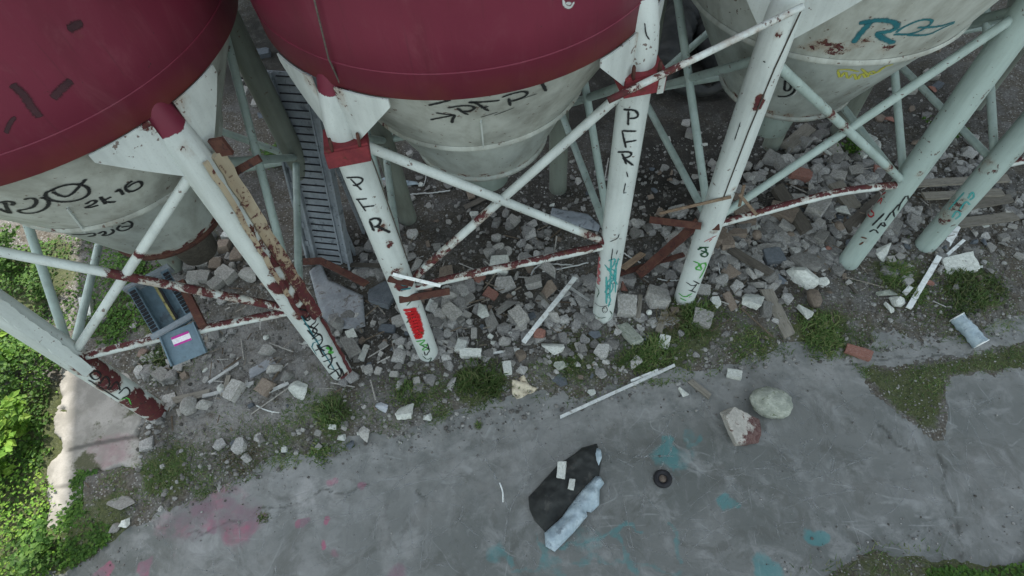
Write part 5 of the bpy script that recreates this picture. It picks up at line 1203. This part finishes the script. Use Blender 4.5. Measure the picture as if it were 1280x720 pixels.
cable([(822, 350), (835, 353), (848, 352)], .012, 'pvc', 'white cable end under the green sprayed leg')
cable([(898, 315), (897, 335), (901, 350)], .009, 'pvc', 'thin white cable falling right of the green 8 leg')
cable([(625, 605), (629, 615), (629, 628)], .010, 'pvc', 'thin white wire hook lying on the asphalt')
cable([(322, 508), (335, 515), (350, 517)], .010, 'pvc', 'white wire on dusty ground left of the large pale stone')
cable([(955, 288), (962, 280), (975, 282), (972, 293), (958, 292), (956, 284), (968, 279), (978, 288)], .008, 'cable', 'coiled wire left of the flat square slab')
cable([(500, 335), (515, 325), (530, 322)], .006, 'cable', 'fine wire behind the red-sprayed leg')
cable([(536, 388), (545, 392), (548, 402), (540, 410)], .010, 'cable', 'small wire loop right of the red scribble')
# grey rod leaning far right of the row: the white pole across two legs
A = hit_cyl((812, 84), LEG['D'], LR); B = hit_cyl((985, 10), LEG['E'], LR)
a0 = A[0] + A[1] * .14; b0 = B[0] + B[1] * .09
d_ = (b0 - a0); pole = [a0 - d_ * .42, a0, b0, b0 + d_ * .12]
P = dens(pole, .08); v, f = tube_geo(P, .032, 12, True, .06); V = np.array(v)
pb = [(pole[0] + d_ * t, .4, s) for t, s in ((0, .8), (.12, .6), (.3, .55), (.5, .6), (.62, .5), (.9, .5), (1.1, .48), (1.3, .48))]
tag(mk('pole', v, f, M['white'], None, True, dict(peel=peel_field(V, pb, .25), red=np.zeros(len(V)))), 'rust-flecked white pole slung across the upper legs of two neighbouring silos', 'pole')

# ------------------------------------------------------------------ grey slotted tray
def frame_obj(name, O, X_, Y_, Z_, label, cat):
    r = empty(name, tuple(O), label, cat); return r
A0 = flat((414, 330), .15); A1 = flat((381, 182), 2.12); A1 = A0 + (A1 - A0) * 1.5
ax = (A1 - A0); Lt = np.linalg.norm(ax); ax /= Lt; sx = np.cross(ax, (0, 0, 1)); sx /= np.linalg.norm(sx); up = np.cross(sx, ax)
tray = empty('conveyor_tray', tuple(A0 * [1, 1, 0]), 'long blue-grey slotted metal tray lying between the leftmost and middle silos', 'tray')
wt = .36
MB().box(A0 + ax * Lt / 2 - up * .02, ax * Lt / 2, sx * wt, up * .012).build('base_plate', M['slate'], tray)
mb = MB(); 
nsl = int(Lt / .115)
for i in range(nsl):
    q = A0 + ax * (i + .5) * Lt / nsl
    mb.box(q + up * .004, ax * .0055, sx * (wt * .54), up * .012)
mb.build('slats', M['gap'], tray)
for s in (-1, 1):
    mb = MB(); mb.box(A0 + ax * Lt / 2 + sx * s * wt * .76 + up * .03, ax * Lt / 2, sx * .05, up * .012); mb.box(A0 + ax * Lt / 2 + sx * s * (wt + .0) + up * .03, ax * Lt / 2, sx * .016, up * .075)
    mb.box(A0 + ax * Lt / 2 + sx * s * wt * .64 + up * .04, ax * Lt / 2, sx * .012, up * .03)
    for i in range(0, nsl, 3): mb.box(A0 + ax * (i + .5) * Lt / nsl + sx * s * (wt * .88) + up * .05, ax * .05, sx * .03, up * .008)
    mb.build('side_rail', M['slate'], tray)
for q in (.25, .7):
    for s in (-1, 1):
        p = A0 + ax * Lt * q + sx * s * wt * .9; mb = MB(); mb.bar([p[0], p[1], hz(p[0], p[1]) - .02], p - up * .03, .06, .04, (1, 0, 0)); mb.build('foot', M['slate'], tray)
# bent sheet at its lower end
def sheet(name, poly, mat, label, cat, z0=.02, thick=.012, rough=.05, dome=0.0, sub=3, seed=1, lift=None, smooth=True):
    W3 = [gnd(p) for p in poly]; bm = bmesh.new(); vs = [bm.verts.new((p[0], p[1], 0)) for p in W3]; es = [bm.edges.new((vs[i], vs[(i + 1) % len(vs)])) for i in range(len(vs))]
    bmesh.ops.triangle_fill(bm, edges=es, use_beauty=True)
    for _ in range(sub): bmesh.ops.subdivide_edges(bm, edges=[e for e in bm.edges if e.calc_length() > .05], cuts=1, use_grid_fill=True); bmesh.ops.triangulate(bm, faces=[f for f in bm.faces if len(f.verts) > 3])
    pol = [(p[0], p[1]) for p in W3]; XY = np.array([(v.co.x, v.co.y) for v in bm.verts]); sd = np.maximum(poly_sd(XY[:, 0], XY[:, 1], pol), 0)
    hh = np.maximum(h(XY[:, 0], XY[:, 1]), 0)
    for v, s, g in zip(bm.verts, sd, hh):
        nz = mnoise.noise(Vector((v.co.x * 4, v.co.y * 4, seed))) * .6 + mnoise.noise(Vector((v.co.x * 11, v.co.y * 11, seed))) * .4
        v.co.z = g + z0 + rough * (nz + .5) * min(1, s / .04 + .3) + dome * min(1, s / .12)
        if lift: v.co.z += lift(v.co.x, v.co.y)
    for f_ in bm.faces:
        if f_.normal.z < 0: f_.normal_flip()
    r = bmesh.ops.solidify(bm, geom=bm.faces[:], thickness=thick)
    V = [v.co[:] for v in bm.verts]; bm.verts.index_update(); Fs = [[v.index for v in f_.verts] for f_ in bm.faces]; bm.free()
    return tag(mk(name, V, Fs, M[mat], None, smooth), label, cat)
sheet('sheet_metal', [(388, 342), (402, 330), (412, 352), (455, 372), (458, 410), (442, 414), (418, 412), (404, 398), (396, 372)], 'greysheet', 'bent grey sheet below the end of the slotted tray', 'metal sheet', .06, .01, .012, .0)
sheet('plastic_scrap', [(474, 226), (482, 223), (522, 229), (524, 232), (508, 234), (478, 233)], 'blueplastic', 'pale blue plastic scrap on the ground under the middle silo', 'plastic scrap', .03, .008, .04)
sheet('sheet_metal', [(690, 262), (735, 270), (750, 285), (748, 292), (712, 283), (688, 272)], 'slate', 'dark bluish sheet behind the turquoise-tagged leg', 'metal sheet', .05, .008, .05)
sheet('corrugated_fragment', [(640, 476), (655, 470), (662, 482), (672, 486), (668, 490), (646, 500), (640, 492)], 'cream', 'cream corrugated fragment on the soil near the grass tuft', 'roofing fragment', .02, .012, .0, 0, 3, 3,
      lift=lambda x, y: .022 * math.sin((x * .35 + y) * 52))
sheet('crushed_cup', [(1026, 312), (1034, 308), (1040, 316), (1034, 324), (1026, 320)], 'pvc', 'crushed white cup left of the black-lettered leg foot', 'cup', .03, .008, .03, .04)
stone((1034, 313), 8, 8, 'boulder', 'reddish', 0, .8, 'small red lump sitting in the crushed white cup', name='red_lump', cat='lump', group=None, z=.10)

# ------------------------------------------------------------------ blue chute under the leftmost silo (rests on the low brace)
zc0 = ZL - .02
A0, A1 = flat((238, 449), zc0 - .18), flat((188, 352), zc0 + .22)
K = flat((221, 408), zc0 + .04)
ax = A1 - K; Lc = np.linalg.norm(ax); ax /= Lc; sx = np.cross(ax, (0, 0, 1)); sx /= np.linalg.norm(sx); up = np.cross(sx, ax)
ch = empty('discharge_chute', (K[0], K[1], 0), 'blue-grey trough and spout with a pink and white sticker under the leftmost silo', 'chute')
wt = .165
MB().box(K + ax * Lc / 2 - up * .06, ax * Lc / 2, sx * wt, up * .008).build('trough_floor', M['chute'], ch)
for s in (-1, 1):
    mb = MB(); mb.box(K + ax * Lc / 2 + sx * s * wt + up * .0, ax * Lc / 2, sx * .008, up * .07); mb.box(K + ax * Lc / 2 + sx * s * (wt + .04) + up * .07, ax * Lc / 2, sx * .045, up * .006)
    mb.build('side_wall', M['chute'], ch)
    mb = MB()
    for i in range(13):
        q = K + ax * (.06 + i * (Lc - .12) / 12) + sx * s * (wt + .042) + up * .082; mb.box(q, ax * .016, sx * .034, up * .006)
    mb.build('slots', M['gap'], ch)
mb = MB(); mb.box(K + ax * (Lc / 2 + .04) + up * .0 + sx * .02, ax * Lc * .43, sx * .014, up * .012); mb.build('guide_strip', M['yellow'], ch)
mb = MB(); mb.box(K + ax * (Lc / 2 + .04) + sx * .05 + up * .0, ax * Lc * .43, sx * .012, up * .011); mb.build('guide_strip', M['gap'], ch)
MB().box(K + ax * .0 + up * .06, ax * .03, sx * (wt + .12), up * .02).build('cross_bar', M['slate'], ch)
MB().box(K + ax * (Lc + .02) + up * .03, ax * .02, sx * (wt + .12), up * .09).build('end_plate', M['slate'], ch)
dn = A0 - K; Ls = np.linalg.norm(dn); dn /= Ls; s2 = np.cross(dn, (0, 0, 1)); s2 /= np.linalg.norm(s2); u2 = np.cross(s2, dn)
mb = MB(); v = []
wA, wB = wt + .05, wt + .02
for t_, w_ in ((0, wA), (1, wB)):
    for zz_ in (-.012, .012): v += [K + dn * (.03 + (Ls - .03) * t_) - s2 * w_ + u2 * zz_, K + dn * (.03 + (Ls - .03) * t_) + s2 * w_ + u2 * zz_]
mb.add(v, [(0, 1, 3, 2), (4, 6, 7, 5), (0, 4, 5, 1), (2, 3, 7, 6), (0, 2, 6, 4), (1, 5, 7, 3)])
for s in (-1, 1): mb.box(K + dn * (Ls / 2 + .015) + s2 * s * (wt + .035) + u2 * .03, dn * (Ls / 2 - .015), s2 * .008, u2 * .035)
sp_ = mb.build('spout', M['chute'], ch)
q = K + dn * Ls * .38 + u2 * .016
sd_ = s2 if s2[0] > 0 else -s2
MB().box(q, sd_ * .105, dn * .05, u2 * .002).build('sticker', M['sticker'], sp_)
mb = MB(); mb.box(q - dn * .045 + u2 * .003, sd_ * .103, dn * .014, u2 * .0015); mb.box(q + dn * .045 + u2 * .003, sd_ * .103, dn * .012, u2 * .0015); mb.build('sticker_band', M['magenta'], sp_)
mb = MB(); mb.bar(flat((226, 352), zc0 + .25), flat((254, 408), zc0 + .02), .09, .09); tag(mb.build('beam', M['rust']), 'dark red-brown beam lying beside the blue chute', 'beam')

# ------------------------------------------------------------------ dark crumpled ducts behind, between middle and third silo
def duct(pxs, r, z, label, mat='dark', wob=.35):
    P = [np.array(flat(q, z)) + [0, 0, .15 * rnd.random()] for q in smooth_pts(pxs, 2)]
    P = dens(P, .06); v, f = tube_geo(P, r, 18, True, wob)
    return tag(mk('duct', v, f, M[mat], None, True), label, 'duct', 'dark ducts dumped behind the silos')
duct([(822, 95), (838, 60), (850, 30), (862, 5)], .36, .45, 'black crumpled duct lying right behind the middle silo leg')
duct([(875, 20), (885, 60), (905, 95), (918, 75)], .26, .35, 'black bent duct elbow left of the green sprayed leg top')
duct([(895, 10), (915, 5), (930, 30), (935, 60)], .22, .6, 'thinner black duct curling beside the green sprayed leg top')
duct([(840, 110), (870, 118), (905, 112)], .10, .2, 'dark slim pipe lying below the crumpled ducts')

# ------------------------------------------------------------------ things on the asphalt
Q = lambda pts: z4(pts, 3, 640, 480)
sheet('foam_mat', Q([(62, 425), (100, 385), (172, 305), (238, 262), (262, 240), (318, 226), (334, 290), (326, 352), (300, 372), (240, 442), (180, 512), (130, 562), (84, 512), (66, 470)]), 'mat', 'black felt mat with turned corners lying on the asphalt', 'mat', .015, .03, .085, .07, 4, 5)
sheet('plastic_sheet', Q([(122, 562), (160, 528), (190, 500), (222, 452), (262, 402), (312, 350), (330, 352), (345, 378), (328, 400), (326, 458), (296, 486), (278, 482), (282, 500), (232, 560), (190, 602), (160, 632), (126, 612)]), 'blueplastic', 'pale blue plastic sheet along the lower side of the black mat', 'plastic sheet', .05, .006, .10, .07, 4, 8)
sheet('plastic_flap', Q([(315, 255), (330, 262), (334, 290), (322, 320), (314, 300), (310, 276)]), 'blueplastic', 'small blue flap at the upper corner of the black mat', 'plastic sheet', .17, .005, .03, 0, 2, 8)
for qp, w_, d_2, lab in (((185, 335), 11, 23, 'larger white stone lying on the black mat'), ((222, 388), 8, 13, 'smaller white stone lying on the black mat')):
    stone(Q([qp])[0], w_, d_2, 'block', 'pale', -rnd.uniform(5, 15), .6, lab, group='stones on the black mat', z=.135)
# rubber ring
P = flat((828, 599)); mb = MB(); pts = [(P[0] + .092 * math.cos(a), P[1] + .092 * math.sin(a), .04) for a in np.linspace(0, 2 * math.pi, 37)]
rg = empty('rubber_ring', (P[0], P[1], 0), 'small black rubber ring with a pinkish centre lying on the asphalt', 'ring')
v, f = lathe([(.055, .004), (.05, .03), (.075, .055), (.105, .05), (.122, .025), (.118, .004)], P, 40); mk('ring', v, f, M['rubber'], rg, True)
v, f = lathe([(.001, .028), (.05, .022), (.056, .006)], P, 24); mk('centre', v, f, M['brownstone'], rg, True)
# crushed white tube
A, B = gnd((1192, 400)), gnd((1222, 433)); d = B - A
P = [A + d * t + np.array([0, 0, .085]) for t in np.linspace(0, 1, 14)]
tb = empty('plastic_tube', tuple((A + B) / 2 * [1, 1, 0]), 'crushed white plastic tube lying on the asphalt at the right', 'tube')
v, f = tube_geo(P, [.105 * (1 + .06 * math.sin(i * 2.1)) for i in range(14)], 16, False, .2)
mk('body', v, f, M['blueplastic'], tb, True)
for p_, nm in ((P[0], 0), (P[-1], 1)):
    v, f = tube_geo([p_ - d * .02, p_ + d * .02], .112, 16, True); mk('rim', v, f, M['pvc'], tb, True)

# ------------------------------------------------------------------ plants
def leaf_mesh(pts, size, r, upness=.6):
    """pts: n x 3 leaf positions -> folded leaf quads"""
    V = []; Fs = []; k = 0
    for p in pts:
        s = size * r.uniform(.6, 1.3); a = r.uniform(0, 6.28); tilt = r.gauss(0, .55)
        d = np.array([math.cos(a), math.sin(a), .5 * tilt]); d /= np.linalg.norm(d); sd = np.cross(d, (r.gauss(0, .3), r.gauss(0, .3), 1)); sd /= np.linalg.norm(sd); nn = np.cross(sd, d)
        V += [p, p + d * s * .5 + sd * s * .34 + nn * s * .1, p + d * s, p + d * s * .5 - sd * s * .34 + nn * s * .1, p + d * s * .5 - nn * s * .03]
        Fs += [(k, k + 4, k + 1), (k + 1, k + 4, k + 2), (k, k + 3, k + 4), (k + 3, k + 2, k + 4)]; k += 5
    return V, Fs
LP = gp((-120, 330), (0, 395), (60, 425), (80, 452), (70, 470), (64, 520), (66, 600), (62, 660), (70, 690), (60, 730), (-200, 800), (-400, 400))
LP2 = gp((-60, 300), (60, 300), (160, 290), (190, 330), (175, 400), (130, 440), (60, 420), (-40, 380))
LP3 = gp((170, 290), (215, 300), (200, 345), (190, 400), (155, 460), (130, 430), (150, 360))
def cover(poly, n_, hmax, size, name, label, mat, seed, fscale=1.3):
    r = random.Random(seed); xs = [p[0] for p in poly]; ys = [p[1] for p in poly]; pts = []
    while len(pts) < n_:
        q = np.array([[r.uniform(min(xs), max(xs)), r.uniform(min(ys), max(ys))] for _ in range(4000)]); sd = poly_sd(q[:, 0], q[:, 1], poly) + (fbm(q[:, 0] * 2.5, q[:, 1] * 2.5, seed + 3) - .5) * .7
        den = fbm(q[:, 0] * fscale, q[:, 1] * fscale, seed); hgt = fbm(q[:, 0] * fscale * .8 + 5, q[:, 1] * fscale * .8, seed + 1)
        for (x, y), s, dn_, hg in zip(q, sd, den, hgt):
            if s > 0 and r.random() < (dn_ - .18) * 2.0:
                top = hmax * max(.12, (hg - .2) * 1.7) * min(1, s / .5 + .25)
                pts.append(np.array([x, y, .02 + top * r.random()**.55]))
                if len(pts) >= n_: break
    V, Fs = leaf_mesh(pts, size, r); o = mk(name, V, Fs, M[mat], None, False, origin=(np.mean(xs), np.mean(ys), 0)); return tag(o, label, 'plants', kind='stuff')
cover(LP, 17000, .75, .075, 'ground_cover', 'dense leafy green undergrowth along the left edge', 'leaf', 51)
cover(LP, 16000, .55, .045, 'ground_cover', 'fine grassy growth mixed through the undergrowth along the left edge', 'brightleaf', 57, 2.2)
cover(LP2, 5200, .4, .06, 'ground_cover', 'leafy weeds growing behind the leftmost silo leg', 'leaf', 61)
cover(LP3, 1900, .22, .05, 'ground_cover', 'weeds under the leftmost silo beside the blue chute', 'leaf', 63)
cover(gp((70, 640), (100, 590), (135, 610), (140, 660), (110, 700), (85, 730), (60, 720)), 2600, .3, .06, 'ground_cover', 'low weeds over the lower end of the concrete path', 'leaf', 67)
cover(gp((1165, 722), (1195, 700), (1240, 694), (1300, 676), (1330, 760), (1150, 770)), 3000, .22, .05, 'ground_cover', 'green weeds in the bottom right corner', 'leaf', 71)
def weed(px, R_, hh, n_, label, mat='brightleaf', size=.11, name='weed', cat='weed', group=None, seed=0, z=0):
    r = random.Random(seed + int(px[0])); P = gnd(px); rt = empty(name, (P[0], P[1], 0), label, cat, group)
    pts = []; mb = MB()
    for st in range(9):
        a = r.uniform(0, 6.28); e = R_ * r.uniform(.5, 1.1); tip = np.array([P[0] + e * math.cos(a), P[1] + e * math.sin(a), P[2] + z + hh * r.uniform(.5, 1)]); base = np.array([P[0], P[1], P[2]])
        ps = smooth_pts([base, base * .5 + tip * .5 + [0, 0, hh * .3], tip], 2); mb.tube(ps, .007, 5)
        for _ in range(n_ // 9):
            t = r.random()**.6; i = min(len(ps) - 1, int(t * len(ps))); pts.append(ps[i] + np.array([r.gauss(0, .05), r.gauss(0, .05), r.gauss(0, .03)]))
    V, Fs = leaf_mesh(pts, size, r); mk('foliage', V, Fs, M[mat], rt); mb.build('stems', M['leaf'], rt); return rt
weed((28, 535), .45, .75, 420, 'tall yellow-green weed among the undergrowth at the left edge', 'brightleaf', .12, 'bush', 'bush')
weed((12, 450), .40, .8, 300, 'leafy green bush at the left edge just under the leftmost leg', 'brightleaf', .14, 'bush', 'bush')
weed((8, 590), .35, .6, 260, 'bright green bush at the left edge below the yellow-green weed', 'brightleaf', .12, 'bush', 'bush')
weed((62, 690), .3, .45, 220, 'small leafy bush in the bottom left corner', 'leaf', .09, 'bush', 'bush')
weed((14, 335), .5, .7, 420, 'dark green bush behind the leftmost leg at the left edge', 'leaf', .09, 'bush', 'bush')
weed((52, 372), .35, .5, 260, 'leafy bush just behind the leftmost leg brace', 'leaf', .08, 'bush', 'bush')
weed((1062, 192), .22, .3, 160, 'dark green weed in the rubble below the third silo brace crossing', 'leaf', .07)
weed((1170, 170), .3, .35, 160, 'dull green weed behind the black-lettered leg', 'leaf', .07)
weed((345, 205), .3, .4, 200, 'green weed seen between leg and slotted tray', 'leaf', .08)
weed((215, 305), .35, .5, 260, 'sunlit weed behind the leftmost silo cone', 'leaf', .08)
def tuft(px, rpx, n_, hh, label, mat='grass', dry=.1):
    r = random.Random(int(px[0] * 7 + px[1])); P = gnd(px); R_ = rpx * .0125; V = []; Fs = []; k = 0
    subs = [(0, 0, .55)] + [(R_ * r.uniform(.3, .85) * math.cos(a), R_ * r.uniform(.2, .7) * math.sin(a), r.uniform(.2, .6)) for a in [r.uniform(0, 6.28) for _ in range(9)]]
    n_ = int(n_ * .7); pos = []
    for _ in range(n_):
        sx_, sy_, sr = r.choice(subs); pos.append((P[0] + sx_ + r.gauss(0, sr * R_ * .55), P[1] + sy_ + r.gauss(0, sr * R_ * .5)))
    pos = np.array(pos); zz = h(pos[:, 0], pos[:, 1])
    for (x, y), z in zip(pos, zz):
        b0 = np.array([x, y, max(z, -.0) - .005]); a2 = r.uniform(0, 6.28)
        fall = max(.25, 1 - np.hypot(x - P[0], y - P[1]) / (R_ * 1.3))
        L_ = hh * .95 * fall * r.uniform(.4, 1.2); out = r.uniform(.3, 1.1) * L_; w_ = r.uniform(.004, .010)
        d = np.array([math.cos(a2), math.sin(a2), 0]); s = np.array([-d[1], d[0], 0]) * w_
        m1 = b0 + d * out * .4 + [0, 0, L_ * .55]; m2 = b0 + d * out + [0, 0, L_ * .62]
        V += [b0 - s, b0 + s, m1 + s * .9, m1 - s * .9, m2]; Fs += [(k, k + 1, k + 2, k + 3), (k + 3, k + 2, k + 4)]; k += 5
    return tag(mk('grass_tuft', V, Fs, M[mat], None, False, origin=(P[0], P[1], 0)), label, 'grass', 'grass tufts at the edge of the rubble')
for px, rp, n_, hh, lab in [((603, 478), 34, 900, .38, 'tall grass tuft at the asphalt edge right of the white brick'), ((868, 398), 34, 900, .30, 'thick grass tuft at the foot of the green sprayed leg'), ((825, 440), 36, 900, .26, 'wide grass tuft at the upper end of the white strip'), ((790, 448), 24, 400, .2, 'low grass patch left of the wide tuft by the white strip'),
                            ((1027, 412), 34, 1000, .26, 'round grass patch below the brown barrel-shaped stone'), ((1025, 430), 26, 500, .2, 'thin grass at the asphalt edge left of the reddish brick'), ((1120, 348), 30, 700, .26, 'grass tuft between the two right leg feet'), ((1142, 372), 20, 350, .2, 'grass growing around the long white stick'), ((1214, 360), 42, 1300, .24, 'bright broad grass patch below the flat pale slab'), ((1195, 385), 26, 400, .18, 'grass thinning out below the bright broad patch'),
                            ((415, 517), 24, 600, .24, 'grass tuft left of the blue-splashed stone'), ((512, 488), 26, 420, .2, 'sparse grass below the red-sprayed leg foot'), ((402, 565), 18, 260, .16, 'small grass clump at the asphalt edge under the scribbled leg'), ((940, 432), 30, 420, .14, 'low mossy grass between white block and weathered board'), ((712, 455), 22, 340, .14, 'low grass right of the greenish pale stone'), ((215, 590), 40, 800, .07, 'flat mossy grass patch at the concrete path end'), ((600, 531), 6, 80, .09, 'tiny grass sprout in the asphalt'),
                            ((330, 648), 8, 90, .08, 'tiny green sprout in the asphalt crack'), ((190, 455), 26, 500, .2, 'grass between chute and rusted leg'), ((210, 440), 20, 300, .16, 'grass just below the chute mouth')]:
    tuft(px, rp, n_, hh, lab)
tuft((835, 402), 20, 260, .3, 'dry straw-coloured stalks left of the green sprayed leg foot', 'drygrass')
tuft((300, 575), 26, 200, .12, 'dry low grass by the pink-stained asphalt', 'drygrass')

# ------------------------------------------------------------------ unseen tall building, added behind the yard to cast the wide shade
bd = empty('shade_building', (1.0, 20.0, 0), 'unseen tall grey building added behind the silos to cast the wide shade', 'building')
x0, x1, y0, y1, hb = -11.1, 16.0, 14.4, 24.0, 23.0
MB().box(((x0 + x1) / 2, (y0 + y1) / 2, hb / 2 - .2), ((x1 - x0) / 2, 0, 0), (0, (y1 - y0) / 2, 0), (0, 0, hb / 2 + .2)).build('wall', M['wall'], bd)  # body of the added unseen building that casts the shade
MB().box(((x0 + x1) / 2, (y0 + y1) / 2, hb + .25), ((x1 - x0) / 2 + .05, 0, 0), (0, (y1 - y0) / 2 + .05, 0), (0, 0, .2)).build('roof', M['greysheet'], bd)
for fl in range(5):
    for i in range(6):
        q = (x0 + 2.6 + i * 4.5, y0 - .03, 3.2 + fl * 4.2); w_ = MB().box(q, (.75, 0, 0), (0, .05, 0), (0, 0, .95)).build('shade_building_window', M['greysheet'], bd)
        MB().box((q[0], q[1] - .04, q[2]), (.66, 0, 0), (0, .03, 0), (0, 0, .86)).build('pane', M['glass'], w_)

# ------------------------------------------------------------------ camera, light, sky
cam = bpy.data.cameras.new('camera'); co = bpy.data.objects.new('camera', cam); COL.objects.link(co)
cam.sensor_width = 36; cam.lens = F / 1280 * 36; cam.clip_start = .05; cam.clip_end = 3000
xa, ya, za = RW @ [1, 0, 0], RW @ [0, -1, 0], RW @ [0, 0, -1]
co.matrix_world = Matrix(((xa[0], ya[0], za[0], 0), (xa[1], ya[1], za[1], 0), (xa[2], ya[2], za[2], H), (0, 0, 0, 1)))
scene.camera = co
el = math.radians(52); dx, dy = .346, -.938
sun = bpy.data.lights.new('sun', 'SUN'); sun.energy = 3.0; sun.angle = math.radians(.55); sun.color = (1, .95, .86)
so = bpy.data.objects.new('sun', sun); COL.objects.link(so)
so.rotation_euler = Vector((dx * math.cos(el), dy * math.cos(el), -math.sin(el))).to_track_quat('-Z', 'Y').to_euler()
wd = bpy.data.worlds.new('World'); scene.world = wd; wd.use_nodes = True; nt = wd.node_tree
sky = nt.nodes.new('ShaderNodeTexSky'); sky.sky_type = 'NISHITA'; sky.sun_disc = False; sky.sun_elevation = el; sky.sun_rotation = math.radians(-20.2)
sky.dust_density = 2.5; sky.air_density = 1.0; sky.ozone_density = 1.0
n = N(nt); n.coord('Generated'); cl = n.ramp(n.noise(2.6, 6, .6, .4), .38, .62)
nt.links.new(n.mix(n.math('MULTIPLY', cl, .8), sky.outputs[0], (4.7, 4.9, 4.25)), nt.nodes['Background'].inputs[0]); nt.nodes['Background'].inputs[1].default_value = .15
vs = scene.view_settings; vs.view_transform = 'Standard'; vs.look = 'None'; vs.exposure = 1.5; vs.gamma = 1
scene.render.engine = 'CYCLES'
scene.cycles.use_denoising = True
scene.cycles.max_bounces = 6; scene.cycles.diffuse_bounces = 4
print('loose stones', count, 'objects', len(bpy.data.objects))
